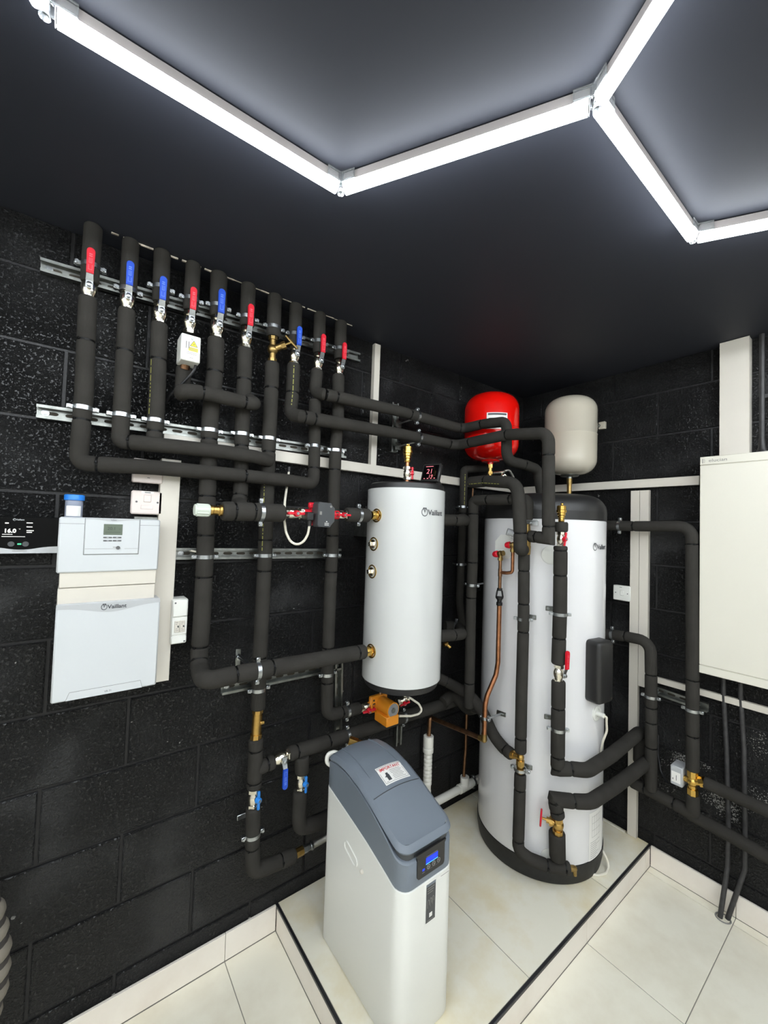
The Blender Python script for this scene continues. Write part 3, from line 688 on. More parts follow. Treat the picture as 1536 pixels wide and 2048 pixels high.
# brass stop valve on pipe 7
o = L(545, 700, D); t = thing('stop_valve', 'brass stop valve with a T handle on the seventh pipe', 'valve', o)
mb = MB(); a, b = L(546.3, 672, D), L(544.5, 727, D); mb.cyl(a, a.lerp(b, 0.16), 0.018, seg=8); mb.cyl(a.lerp(b, 0.14), a.lerp(b, 0.86), 0.0125, seg=16); mb.cyl(a.lerp(b, 0.84), b, 0.018, seg=8); mb.sphere(a.lerp(b, 0.5), 0.021); part('valve_body', mb, 'brass2', t)
c = a.lerp(b, 0.5); e = V((0.055, -0.045, 0.030)); mb = MB(); mb.cyl(c, c+e*0.55, 0.014, 0.012, 12); mb.cyl(c+e*0.5, c+e*0.72, 0.0155, seg=6); mb.cyl(c+e*0.7, c+e*1.05, 0.005, seg=8); part('bonnet', mb, 'brass2', t)
mb = MB(); k = c+e*1.05; mb.tube([k+V((-0.020, 0.012, 0.024)), k, k+V((0.020, -0.012, -0.024))], [0.004, 0.0062, 0.004], 8); part('handle', mb, 'brass2', t)

# white electrical box on pipe 4
a, b2, c2 = L(366, 665, 0.155), L(402.5, 673, 0.155), L(360.5, 717, 0.155)
x0, x1, z1, z0 = a.x-0.004, b2.x, a.z, c2.z
t = thing('actuator_box', 'white electrical box with a yellow warning sign on the fourth pipe', 'electrical box', ((x0+x1)/2, -0.12, z0))
mb = MB(); mb.box((x0, -0.155, z0), (x1, -0.085, z1), 0.003); part('housing', mb, 'pvc2', t)
f = on_left((x0+x1)/2, (z0+z1)/2, 0.1556); wdt, hgt = x1-x0, z1-z0
mb = MB(); mb.add([f(-0.004, 0.006), f(0.021, 0.006), f(0.0085, 0.027)], [(0, 1, 2)]); rect(mb, f, -0.007, -0.010, 0.022, 0.003); part('warning_sign', mb, 'yellow', t, 'yellow warning sign', smooth=0)
mb = MB(); f2 = on_left((x0+x1)/2, (z0+z1)/2, 0.1560)
tri = [(-0.004, 0.006), (0.021, 0.006), (0.0085, 0.027)]; ctr = (0.0085, 0.013); inn = [(ctr[0]+(x-ctr[0])*0.8, ctr[1]+(y-ctr[1])*0.8) for x, y in tri]
for i in range(3): mb.add([f2(*tri[i]), f2(*tri[(i+1) % 3]), f2(*inn[(i+1) % 3]), f2(*inn[i])], [(0, 1, 2, 3)])
bolt = [(0.010, 0.020), (0.0065, 0.0135), (0.0085, 0.0135), (0.0075, 0.009), (0.0115, 0.0150), (0.0092, 0.0150)]; mb.add([f2(x, y) for x, y in bolt], [(0, 1, 2), (1, 4, 5), (1, 2, 4), (2, 3, 4)])
part('warning_symbol', mb, 'ink', t, smooth=0)
mb = MB()
for q in range(4): rect(mb, f2, -0.005, -0.008+q*0.0026, 0.020, -0.0067+q*0.0026)
for q in range(2): rect(mb, f2, -0.014, -0.016-q*0.005, 0.020, -0.0147-q*0.005)
rect(mb, f2, -0.004, -0.034, 0.008, -0.0325)
for q in range(2): rect(mb, f2, -0.016+q*0.008, -0.004, -0.013+q*0.008, 0.020)
part('small_print', mb, 'lightink', t, smooth=0)
mb = MB(); mb.cyl((f(0.004, 0.032))+V((0, 0.001, 0)), f(0.004, 0.032)-V((0, 0.002, 0)), 0.0045, seg=12); part('screw', mb, 'silver', t)
mb = MB(); mb.cyl(L(372, 722, 0.1), L(369, 738, 0.09), 0.016, seg=12); part('union_nut', mb, 'copper2', t)
tube_run('flex_cable', 'black flexible cable curling down from the white electrical box', 'cable', [L(392, 724, 0.125), L(390, 738, 0.13), L(381, 750, 0.125), L(364, 768, 0.10), L(340, 790, 0.06), L(332, 806, 0.015)], 0.0042, 'bcable', 0.03, 8)

# level pump pipe into the top of the small cylinder
DP = 0.25
run('level insulated pipe from the pale green cap to the red and black pump', [L(444, 1022, DP), L(507, 1024, DP), L(567, 1026.5, DP)], 0.032, ties=[(468, 1021), (507, 1024)], clips=[(522, 1024)], stud=0.15)
run('short insulated pipe between the red and black pump and the small cylinder', [L(692, 1029, DP), L(737, 1031, DP)], 0.0285, ties=[], clips=[(716, 1030)], stud=0.15)
o = L(402, 1020, DP); t = thing('sensor_valve', 'brass valve with a pale green cap at the left end of the level pump pipe', 'valve', o)
ax = (L(444, 1021.5, DP)-L(402, 1019.5, DP)).normalized()
mb = MB(); K = frame(L(388.5, 1019.5, DP), ax, (0, -1, 0)); mb.lathe([(0.017, 0), (0.0185, 0.003), (0.0195, 0.03), (0.0195, 0.044), (0.017, 0.046)], K, 16)
for i in range(12):
    q = 2*math.pi*i/12; mb.box((0.0185*math.cos(q)-0.0018, 0.0185*math.sin(q)-0.0018, 0.006), (0.0185*math.cos(q)+0.0018, 0.0185*math.sin(q)+0.0018, 0.04), 0, K)
part('cap', mb, 'valvecap', t, 'pale green ribbed cap')
mb = MB(); K = frame(L(417, 1020, DP), ax, (0, -1, 0)); mb.lathe([(0.0165, -0.004), (0.0165, 0.012), (0.0145, 0.014), (0.0145, 0.03), (0.018, 0.033), (0.018, 0.046), (0.015, 0.048)], K, 14); part('valve_body', mb, 'brass', t)
iso_valve('red butterfly valve left of the red and black pump', L(587, 1027, DP), ax, (0, -1, 0), 'red', 1.12, 0.0)
iso_valve('red butterfly valve right of the red and black pump', L(682, 1030, DP), ax, (0, -1, 0), 'red', 0.95, 0.0)
# red and black circulator
pc = L(630, 1028.5, DP); t = thing('circulator_pump', 'red and black circulator pump with a blank black face', 'pump', pc)
mb = MB(); K = frame(pc+V((0.012, 0.014, 0)), (0, -1, 0), (0, 0, 1)); mb.lathe([(0.020, -0.018), (0.034, -0.012), (0.036, 0.010), (0.040, 0.014), (0.040, 0.03)], K, 20); mb.cyl(L(607, 1027.5, DP), L(676, 1030, DP), 0.017, seg=14)
for sx in (-1, 1):
    for sz in (-1, 1): mb.box(pc+V((0.012+sx*0.036-0.011, -0.024, sz*0.032-0.010)), pc+V((0.012+sx*0.036+0.011, -0.008, sz*0.032+0.010)), 0.003)
part('pump_body', mb, 'red', t, 'red pump body')
mb = MB(); c = L(652, 1030, 0.315); poly = [(-0.034, -0.036), (-0.028, -0.044), (0.018, -0.044), (0.023, -0.036), (0.036, -0.022), (0.036, 0.026), (0.026, 0.034), (0.020, 0.044), (-0.028, 0.046), (-0.034, 0.038)]
K = frame(c, (0, -1, 0), (0, 0, -1)); K = Matrix(((1, 0, 0, c.x), (0, 0, -1, c.y), (0, 1, 0, c.z), (0, 0, 0, 1)))
mb.prism(poly, -0.038, 0, K); mb.prism([(x*0.96, y*0.96) for x, y in poly], 0, 0.002, K); mb.prism([(x*0.80-0.004, y*0.85) for x, y in poly], -0.055, -0.038, K); hd = part('motor_head', mb, 'greyd', t, 'black motor head', smooth=30)
ff = on_left(c.x, c.z, -c.y+0.0025)
mb = MB(); rect(mb, ff, -0.027, 0.0, -0.018, 0.012); part('print_patch', mb, 'lightink', hd, smooth=0)
mb = MB()
for q in (0, 1): rect(mb, ff, -0.006, -0.031-q*0.006, 0.012, -0.029-q*0.006)
rect(mb, ff, 0.000, -0.0255, 0.005, -0.0225); part('print_line', mb, 'label', hd, smooth=0)
mb = MB(); mb.cyl(ff(0.018, 0.031), ff(0.018, 0.031)-V((0, 0.0015, 0)), 0.0042, seg=12); part('button', mb, 'lightink', hd)
mb = MB(); q = L(617, 1033, 0.285); mb.box(q+V((-0.014, -0.02, -0.014)), q+V((0.012, 0.02, 0.016)), 0.003); mb.cyl(q+V((0.003, -0.004, -0.012)), q+V((0.003, -0.004, -0.034)), 0.009, 0.0075, 10); part('plug', mb, 'cap', t)
q = q+V((0.003, -0.004, -0.034))
tube_run('pump_cable', 'cream looped cable from the white trunking to the red and black pump', 'cable', [L(578, 940, 0.03), L(575, 965, 0.06), L(570, 1000, 0.16), L(568, 1035, 0.2), L(572, 1065, 0.22), L(581, 1084, 0.23), L(595, 1090, 0.25), L(608, 1083, 0.27), L(616, 1068, 0.28), q], 0.0046, 'cable', 0.05, 10)
# return line at the foot: check valve, tee valves
o = L(514, 1448, D); t = thing('check_valve', 'brass check valve in the gap low on the seventh pipe', 'valve', o)
a, b = L(516, 1417, D), L(511.5, 1480, D); mb = MB()
for q0, q1, r in ((0, 0.12, 0.0215), (0.12, 0.2, 0.0178), (0.2, 0.72, 0.0188), (0.72, 0.8, 0.0175), (0.8, 1, 0.0222)): mb.cyl(a.lerp(b, q0), a.lerp(b, q1), r, seg=8 if r > 0.02 else 18)
mb.box(a.lerp(b, 0.42)+V((0.006, -0.022, -0.006)), a.lerp(b, 0.42)+V((0.022, -0.008, 0.006)), 0.002); part('valve_body', mb, 'brass', t)
iso_valve('blue butterfly valve low on the seventh pipe', L(507, 1595, D), (0, 0, 1), (0.35, -1, 0), 'lblue', 1.1, 0.0)
run('short insulated branch left of the lower blue lever valve', [L(512, 1537, D), L(548, 1523, D)], 0.027, ties=[(533, 1528)])
o = L(563, 1514.5, D); ax = (L(578, 1507, D)-L(548, 1522, D)).normalized()
t = ball_valve('hanging blue lever valve on the low branch pipe', o, (0, 0, 1), (0, -1, 0), 'blue', 1.0, -1)
for ch in list(t.children):
    if ch.name.startswith('valve_body'): ch.matrix_local = frame((0, 0, 0), ax, (0, -1, 0)) @ Matrix.Scale(1.1, 4)
run('low insulated pipe rising to the right behind the water softener', [L(577, 1508, D), L(657, 1483, D), L(736, 1457, D), L(800, 1436, D), L(887, 1409, D), L(940, 1392, D)], 0.0285, ties=[(593, 1504), (657, 1483), (887, 1409)], clips=[(693, 1471), (806, 1434)])
run('insulated drop below the low branch with a bend behind the water softener', [[L(604, 1512, D+0.01), L(604, 1546, D+0.01)], [L(600, 1580, D+0.01), L(598, 1634, D+0.01), (L(600, 1655, D+0.012), 0.05), L(640, 1645, D+0.012), L(690, 1626, D+0.012)]], 0.029)
iso_valve('blue butterfly valve on the insulated drop beside the water softener', L(602, 1564, D+0.01), (0, 0, 1), (0.35, -1, 0), 'lblue', 1.05, 0.0)
t = thing('braided_hose', 'braided steel hose with a brass end near the floor', 'hose', L(600, 1705, D))
a = L(589, 1709, D); b = L(606, 1700, D); mb = MB(); mb.cyl(a, b, 0.017, seg=8); part('brass_nut', mb, 'brass', t)
c = L(626, 1690, D); mb = MB(); mb.cyl(b, b.lerp(c, 0.45), 0.015, seg=6); mb.cyl(b.lerp(c, 0.4), c, 0.0125, seg=14); mb.cyl(b.lerp(c, 0.75), b.lerp(c, 0.95), 0.0165, seg=8); part('ferrule', mb, 'zinc', t)
mb = MB(); mb.tube(Path([c, L(645, 1680, D), L(665, 1667, D+0.01), L(700, 1650, D+0.03), L(730, 1630, D+0.03)], 0.05).P, 0.0125, 14); part('braid', mb, 'braid', t)
# brackets
o = L(477, 1315, 0.0); t = thing('wall_bracket', 'small zinc wall plate with a rod to the pipe at the small cylinder foot', 'bracket', o)
mb = MB(); p = L(477, 1298, 0.002); q = L(475, 1332, 0.002); mb.box((p.x-0.010, -0.003, q.z), (p.x+0.010, 0, p.z), 0.002); part('plate', mb, 'galv', t)
mb = MB(); a = L(476, 1314, 0.004); mb.cyl(a, L(503, 1333, 0.2), 0.005, seg=10); mb.cyl(a, a+V((0, -0.012, 0)), 0.010, seg=6); part('rod', mb, 'zinc', t)
o = L(484, 1637, 0.0); mb = MB(); a = L(474, 1637, 0.002); b = L(498, 1633, 0.002); mb.box((a.x, -0.004, a.z-0.010), (b.x, 0, a.z+0.010), 0.002); solo('wall_bracket', mb, 'zinc', 'small zinc wall tab beside the lowest blue butterfly valve', 'bracket')
t = thing('pipe_bracket', 'pair of zinc rods holding the two long pipes to the short upright rail', 'bracket', L(800, 850, 0.03))
for (x, y, d, x2, y2) in ((797, 848, 0.03, 828, 838, ), (796, 893, 0.03, 830, 884)):
    mb = MB(); mb.cyl(L(x, y, 0.02), L(x2, y2, 0.118), 0.0045, seg=8); part('rod', mb, 'zinc', t); mb = MB(); p = L(x, y, 0.026); mb.box(p+V((-0.018, -0.003, -0.018)), p+V((0.018, 0.003, 0.018)), 0.001); part('base_plate', mb, 'galv', t)

# ================================================================ CONTROLLER, SWITCHES, THERMOSTAT
def clap(name, x0, x1, z0, z1, d0, d1, material, parent, bev=0.003, label=None):
    mb = MB(); mb.box((x0, -d1, z0), (x1, -d0, z1), bev); return part(name, mb, material, parent, label)
a, b = L(118.5, 1033, 0.115), L(321, 1040, 0.115); zb = L(112, 1147, 0.115).z
cx0, cx1, cz1 = a.x, b.x, (a.z+b.z)/2
t = thing('heating_controller', 'tall white wall controller with a small green display and a silver band', 'controller', ((cx0+cx1)/2, -0.05, 1.126))
bz = L(97.6, 1410, 0.125).z; lz = L(112, 1211, 0.125).z
clap('upper_cover', cx0, cx1, zb, cz1, 0.075, 0.115, 'cool', t, 0.004)
clap('upper_body', cx0+0.004, cx1-0.004, zb-0.002, cz1-0.003, 0.0, 0.078, 'pvc', t)
mz = (zb+lz)/2
clap('middle_panel', cx0+0.008, cx1-0.003, mz+0.0008, zb+0.002, 0.0, 0.108, 'pvc', t, 0.002); clap('middle_panel', cx0+0.006, cx1-0.005, lz-0.004, mz-0.0008, 0.0, 0.108, 'pvc', t, 0.002)
dl = 0.125; lx0, lx1 = L(112, 1211, dl).x, L(321, 1197, dl).x
clap('lower_cover', lx0, lx1, bz, lz, 0.06, dl, 'cool', t, 0.004); clap('lower_body', lx0+0.005, lx1-0.004, bz+0.004, lz-0.003, 0.0, 0.062, 'pvc', t)
f = on_left(0, 0, dl+0.0006); lw = lx1-lx0; lm = (lx0+lx1)/2
mb = MB(); n = 24; vs = []
for i in range(n+1):
    u = i/n; x = lx0+0.001+u*(lw-0.002); dip = 0.010+0.018*math.exp(-((u-0.5)/0.26)**2)
    vs += [f(x, lz-0.0015), f(x, lz-0.003-dip)]
mb.add(vs, [(2*i, 2*i+1, 2*i+3, 2*i+2) for i in range(n)]); part('silver_band', mb, 'silver', t, 'silver grey wavy band', smooth=0)
brand('Vaillant', 0.0165, on_left(lm, lz-0.0205, dl+0.0012), 'ink', t, -0.018)
mb = MB(); q = [(lx0+0.034, bz+0.002), (lx1-0.040, bz+0.002), (lx1-0.045, bz+0.024), (lx0+0.042, bz+0.024)]
mb.add([V((x, -dl-0.0022, z)) for x, z in q]+[V((x, -dl+0.002, z)) for x, z in q], [(0, 1, 2, 3), (7, 6, 5, 4)]+[(i, (i+1) % 4, 4+(i+1) % 4, 4+i) for i in range(4)]); fl = part('bottom_flap', mb, 'cool', t, smooth=0)
for i in (1, 2, 3):
    a_, b_ = q[i], q[(i+1) % 4]; mb = MB(); mb.tube([V((a_[0], -dl-0.0006, a_[1])), V((b_[0], -dl-0.0006, b_[1]))], 0.0007, 5); part('flap_gap', mb, 'lightink', t, smooth=0)
text('VR 71', 0.0075, on_left(lm+0.003, bz+0.008, dl+0.0027), 'ink', t)
# upper insert with the display
ix0, ix1 = L(171, 1040, 0.117).x, L(280, 1040, 0.117).x; iz1, iz0 = cz1-0.001, L(168, 1109, 0.117).z
clap('front_insert', ix0, ix1, iz0, iz1, 0.10, 0.1185, 'cool', t, 0.002)
mb = MB()
for x0, z0, x1, z1 in ((ix0-0.0012, iz0-0.0012, ix0, iz1), (ix1, iz0-0.0012, ix1+0.0012, iz1), (ix0, iz0-0.0014, ix1, iz0)): mb.box((x0, -0.1158, z0), (x1, -0.112, z1))
part('insert_gap', mb, 'btn', t, smooth=0)
f = on_left((ix0+ix1)/2, iz1, 0.1192); iw = ix1-ix0
mb = MB(); vs = []
for i in range(21):
    u = -iw/2+iw*i/20; dip = 0.0035+0.0055*math.exp(-(u/(iw*0.22))**2); vs += [f(u, -0.0004), f(u, -dip)]
mb.add(vs, [(2*i, 2*i+1, 2*i+3, 2*i+2) for i in range(20)]); part('grey_band', mb, 'silver', t, smooth=0)
text('Vaillant', 0.0052, lambda u, v: f(u, v-0.0062)+V((0, -0.0004, 0)), 'ink', t)
q0, q1 = L(208, 1048, 0.119), L(244.5, 1070, 0.119)
mb = MB(); mb.box((q0.x, -0.1196, q1.z), (q1.x, -0.1175, q0.z), 0.0006); lc = part('display', mb, 'lcd', t, 'green grey display')
text('20.1', 0.013, on_left((q0.x+q1.x)/2-0.004, (q0.z+q1.z)/2-0.001, 0.1202), 'lcdink', lc); text('°C', 0.006, on_left((q0.x+q1.x)/2+0.017, (q0.z+q1.z)/2-0.001, 0.1202), 'lcdink', lc)
mb = MB(); rect(mb, on_left(q0.x, (q0.z+q1.z)/2-0.009, 0.1202), 0.004, 0, q1.x-q0.x-0.004, 0.001); part('display_line', mb, 'lcdink', lc, smooth=0)
for i in range(2):
    for j in range(2):
        p0 = L(206.5+19*i, 1073.5+6.5*j, 0.119); mb = MB(); mb.box((p0.x, -0.1205, p0.z-0.0042), (p0.x+0.0225, -0.118, p0.z), 0.0012); bt = part('button', mb, 'btn', t, 'grey rubber button')
        mb = MB(); rect(mb, on_left(p0.x+0.0085, p0.z-0.0032, 0.1208), 0, 0, 0.0055, 0.0022); part('button_mark', mb, 'silver', bt, smooth=0)
p0 = L(236, 1095.5, 0.119); mb = MB(); mb.cyl(p0+V((0, 0.002, 0)), p0-V((0, 0.002, 0)), 0.0055, seg=16); part('button', mb, 'btn', t, 'round grey button')
mb = MB(); f = on_left(ix0, p0.z-0.003, 0.1190); rect(mb, f, 0.002, 0, iw-0.047, 0.0008); rect(mb, f, iw-0.038, 0, iw-0.002, 0.0008); rect(mb, f, iw-0.068, 0.004, iw-0.056, 0.0056); part('flap_line', mb, 'lightink', t, smooth=0)
mb = MB()
for x0, x1 in ((cx0+0.001, ix0-0.0015), (ix1+0.0015, cx1-0.001)): rect(mb, on_left(0, cz1-0.0195, 0.1154), x0, 0, x1, 0.0009)
part('cover_line', mb, 'btn', t, smooth=0)
# sample bottle
p0, p1 = L(147, 1032, 0.055), L(150, 1001, 0.055)
t = thing('sample_bottle', 'small clear bottle with a blue lid standing on the white controller', 'bottle', (p0.x, p0.y, cz1))
K = Matrix.Translation((p0.x, p0.y, cz1-0.003)); hh = p1.z-cz1+0.004
mb = MB(); mb.lathe([(0.0205, 0), (0.022, 0.002), (0.022, hh-0.001), (0.019, hh)], K, 24); part('jar', mb, 'bottle', t)
mb = MB(); mb.lathe([(0.0242, hh-0.001), (0.0255, hh), (0.0255, hh+0.014), (0.024, hh+0.016)], K, 28); part('lid', mb, 'bluelid', t)
mb = MB(); vs = []; th0 = math.atan2(-1, -0.05)
for i in range(9):
    q = th0-0.9+1.8*i/8; vs += [V((p0.x+0.0224*math.cos(q), p0.y+0.0224*math.sin(q), cz1+h)) for h in (0.003, hh*0.62)]
mb.add(vs, [(2*i, 2*i+1, 2*i+3, 2*i+2) for i in range(8)]); part('paper_label', mb, 'label', t)
# fused spurs
def spur(label, x0, x1, z0, z1, d, full):
    t = thing('fused_switch', label, 'switch', ((x0+x1)/2, 0, z0)); cx, cz = (x0+x1)/2, (z0+z1)/2
    clap('back_box', x0+0.002, x1-0.002, z0+0.002, z1-0.002, 0, d-0.012, 'pinkish', t); clap('face_plate', x0, x1, z0, z1, d-0.012, d, 'pinkish', t, 0.004)
    if full:
        clap('rocker', cx-0.011, cx+0.011, cz+0.002, cz+0.026, d-0.002, d+0.003, 'pinkish', t, 0.0015); clap('fuse_drawer', cx-0.018, cx+0.018, cz-0.022, cz-0.008, d-0.002, d+0.0012, 'pinkish', t, 0.001)
        mb = MB(); rect(mb, on_left(cx, cz+0.031, d+0.0006), -0.018, 0, 0.018, 0.007); part('paper_label', mb, 'label', t, smooth=0)
        mb = MB(); rect(mb, on_left(cx, cz+0.033, d+0.001), -0.009, 0, 0.009, 0.002); part('small_print', mb, 'ink', t, smooth=0)
        for sx in (-1, 1): mb = MB(); mb.cyl((cx+sx*0.031, -d+0.001, cz+0.002), (cx+sx*0.031, -d-0.001, cz+0.002), 0.0034, seg=10); part('screw', mb, 'btn', t)
    else:
        mb = MB(); rect(mb, on_left(cx, z0+0.016, d+0.0006), -0.002, 0, 0.006, 0.002); part('small_print', mb, 'ink', t, smooth=0)
a, b = L(263.5, 980, 0.045), L(324, 1030, 0.045); spur('square switch plate above the right end of the controller', a.x, b.x, b.z, a.z, 0.045, True)
a, b = L(267, 915, 0.055), L(326, 968, 0.055); spur('blank square white box crossed by an insulated pipe, above the switch plate', a.x, b.x, b.z, a.z, 0.05, False)
mb = MB(); a, b = L(268, 1031, 0.02), L(322, 1044, 0.02); mb.box((a.x, -0.022, b.z), (b.x, 0, a.z-0.002), 0.002); solo('cable_gland', mb, 'galv', 'strip of bare metal between the switch plate and the controller', 'bracket')
# breaker enclosure
a, b, c = L(347, 1202, 0.07), L(378, 1196, 0.07), L(343, 1291, 0.07); x0, x1, z1, z0 = a.x-0.002, b.x, a.z+0.004, c.z
t = thing('breaker_box', 'slim white breaker box right of the tall controller', 'electrical box', ((x0+x1)/2, 0, z0)); cx = (x0+x1)/2
clap('housing', x0, x1, z0, z1, 0, 0.062, 'pvc2', t, 0.004); clap('upper_lid', x0+0.001, x1-0.001, z0+(z1-z0)*0.61, z1-0.001, 0.055, 0.070, 'pvc2', t, 0.004); clap('lower_lid', x0+0.001, x1-0.001, z0+0.002, z0+(z1-z0)*0.18, 0.055, 0.067, 'pvc2', t, 0.003); clap('middle_frame', x0+0.001, x1-0.001, z0+(z1-z0)*0.21, z0+(z1-z0)*0.60, 0.055, 0.066, 'pvc2', t, 0.002)
zz = z0+(z1-z0)*0.27; zh = (z1-z0)*0.25
for i in range(2):
    xa = cx-0.016+0.017*i; mb = MB(); mb.box((xa, -0.070, zz), (xa+0.0155, -0.06, zz+zh), 0.001); br_ = part('breaker', mb, 'pvc', t)
    mb = MB(); mb.box((xa+0.009, -0.0745, zz+zh*0.45), (xa+0.0125, -0.0695, zz+zh*0.6), 0.0008); part('breaker_toggle', mb, 'ink', br_)
    mb = MB(); f = on_left(xa, zz, 0.0703)
    for u, v, q in ((0.003, 0.85, 0.008), (0.003, 0.7, 0.005), (0.003, 0.3, 0.006), (0.003, 0.15, 0.009)): rect(mb, f, u, zh*v, u+q, zh*v+0.0015)
    part('small_print', mb, 'lightink', br_, smooth=0)
for px, pz, dd in ((x0+0.009, z1-0.012, 0.0702), (x1-0.008, z0+0.009, 0.0672)): mb = MB(); mb.cyl((px, -dd+0.002, pz), (px, -dd-0.0004, pz), 0.003, seg=10); part('screw', mb, 'btn', t)
# wide black thermostat running out of the picture
dq = 0.040; a = L(0, 1032, dq); b = L(115, 1034, dq); c = L(0, 1107, dq); x0, x1 = a.x-0.085, b.x+0.004; z1, z0 = a.z, c.z
t = thing('thermostat', 'wide black glass thermostat reading 16.0 left of the white controller', 'thermostat', ((x0+x1)/2, 0, z0))
clap('case', x0, x1, z0+0.001, z1, 0, dq-0.003, 'greyd', t, 0.003); clap('glass_front', x0, x1, z0+0.012, z1, dq-0.003, dq, 'glass', t, 0.0012)
mb = MB(); vs = []; n = 20
for i in range(n+1):
    u = i/n; h = 0.020-0.010*math.exp(-((u-0.62)/0.2)**2); x = x0+(x1-x0)*u
    vs += [V((x, -dq-0.003, z0+h)), V((x, -dq-0.004, z0)), V((x, -dq+0.006, z0))]
mb.add(vs, [(3*i+j, 3*i+j+1, 3*i+j+4, 3*i+j+3) for i in range(n) for j in (0, 1)]); part('silver_bezel', mb, 'silver', t, 'curved silver lower bezel')
f = lambda px, py: (lambda u, v, p=L(px, py, dq+0.0006): V((p.x+u, p.y, p.z+v)))
text('16.0', 0.0155, f(7, 1065), 'screenwhite', t, 'LEFT', bold=0.0005); text('°C', 0.004, f(37, 1059), 'screenwhite', t, 'LEFT'); brand('Vaillant', 0.0062, f(29, 1040.5), 'silver', t, 0.0)
mb = MB()
for i, (y, wd) in enumerate(((1046.5, 0.014), (1054.5, 0.013), (1062, 0.016), (1065.5, 0.012))): rect(mb, f(53, y), 0, 0, wd, 0.0022)
part('menu_text', mb, 'screenwhite', t, smooth=0); mb = MB(); rect(mb, f(3, 1073.5), 0, 0, 0.05, 0.0012); rect(mb, f(4, 1069), 0, 0, 0.022, 0.0014); rect(mb, f(10, 1047), 0, 0, 0.008, 0.003); part('screen_text', mb, 'screenwhite', t, smooth=0)
for px in (22, 51): mb = MB(); p = L(px, 1088, dq); mb.cyl(p, p-V((0, 0.0006, 0)), 0.0075, seg=16); part('touch_key', mb, 'greyd', t)
mb = MB(); rect(mb, f(34.5, 1089.5), 0, 0, 0.0085, 0.004); part('status_light', mb, 'green', t, 'lit green status light', smooth=0)
mb = MB(); rect(mb, lambda u, v, p=L(24, 1102.5, dq+0.0042): V((p.x+u, p.y, p.z+v)), 0, 0, 0.032, 0.0014); part('small_print', mb, 'lightink', t, smooth=0)
tube_run('sensor_cable', 'short cream cable end over the third slotted rail', 'cable', [L(352, 1100, 0.006), L(372, 1099, 0.01), L(390, 1103, 0.03), L(402, 1104, 0.045)], 0.0035, 'cable', 0.02, 8)
# ribbed hose at the lower left edge
pts = Path([L(-66, 1760, 0.10), L(-30, 1830, 0.10), L(-17, 1900, 0.10), L(-20, 1975, 0.10), L(-44, 2062, 0.10), L(-80, 2150, 0.10), L(-110, 2250, 0.1)], 0.08); ps, rs = [], []; n = 90
t = thing('ribbed_hose', 'beige ribbed hose with dark bands at the lower left edge', 'hose', pts.P[-1])
nb = int(pts.len/0.052)
for i in range(nb):
    q0, q1 = i*0.052, i*0.052+0.035
    mb = MB(); mb.tube([pts.at(q0+(q1-q0)*j/6)[0] for j in range(7)], [0.036+0.006*math.sin(math.pi*j/6) for j in range(7)], 16); part('hose_rib', mb, 'hosegrey', t)
    mb = MB(); mb.tube([pts.at(q1+0.017*j/2)[0] for j in range(3)], [0.037, 0.0375, 0.037], 16); part('hose_band', mb, 'hosedark', t)

# ================================================================ SMALL CYLINDER
B0, B1 = 1.018, CY(800, 973, 0, BC, BR).z-0.002
t = thing('buffer_cylinder', 'smaller white cylinder hung on the left wall', 'water cylinder', (BC.x, BC.y, 0.97))
K = Matrix.Translation(BC)
mb = MB(); mb.lathe([(BR-0.003, B0), (BR, B0+0.002), (BR, B1-0.002), (BR-0.003, B1)], K, 64); jk = part('jacket', mb, 'bwhite', t)
mb = MB(); mb.lathe([(BR-0.006, B1-0.002), (BR-0.004, B1), (BR-0.006, B1+0.020), (BR-0.016, B1+0.026), (0.0, B1+0.027)], K, 64); part('top_cap', mb, 'cap', t, 'black top cap')
mb = MB(); mb.lathe([(0.0, B0-0.034), (BR-0.03, B0-0.034), (BR-0.014, B0-0.028), (BR-0.004, B0), (BR-0.004, B0+0.002)], K, 64); part('bottom_cap', mb, 'cap', t, 'black bottom cap')
brand('Vaillant', 0.031, on_cyl(CY(849.5, 1029.5, 0.0008, BC, BR), BC, BR+0.0008), 'ink', t, 0.0)
for px, py, kind in ((753, 1031, 0), (747, 1088, 1), (744, 1143, 1), (742, 1302, 0)):
    p = CY(px, py, 0, BC, BR); n = (p-BC); n.z = 0; n.normalize(); K = frame(p, n, (0, 0, 1))
    mb = MB(); mb.lathe([(0.017, -0.003), (0.029, -0.003), (0.029, 0.0012), (0.026, 0.0022), (0.0235, 0.001), (0.022, -0.002)], K, 24); part('port_ring', mb, 'gold', t, 'brass port ring')
    if kind:
        mb = MB(); mb.lathe([(0.0185, -0.004), (0.0185, 0.004), (0.017, 0.0055), (0.0, 0.0055)], K, 20); pg = part('port_plug', mb, 'nickel', t, 'plated square plug'); mb = MB(); mb.box((-0.0085, -0.0085, 0.005), (0.0085, 0.0085, 0.022), 0.0015, K @ Matrix.Rotation(0.2, 4, 'Z')); part('plug_square', mb, 'nickel', pg)
    else:
        mb = MB(); mb.lathe([(0.0225, -0.004), (0.0225, 0.008), (0.020, 0.010)], K, 6); mb.lathe([(0.018, 0.008), (0.019, 0.012), (0.0165, 0.03)], K, 20); part('port_union', mb, 'gold', t, 'brass union nut')
mb = MB(); a, b = L(722, 1044, 0.06), L(736, 1073, 0.06); mb.box((a.x-0.001, -0.13, b.z), (a.x+0.002, 0, a.z)); mb.box((a.x-0.001, -0.13, b.z), (a.x+0.06, -0.127, a.z)); part('hanging_bracket', mb, 'galv', t, 'galvanised hanging bracket', smooth=0)
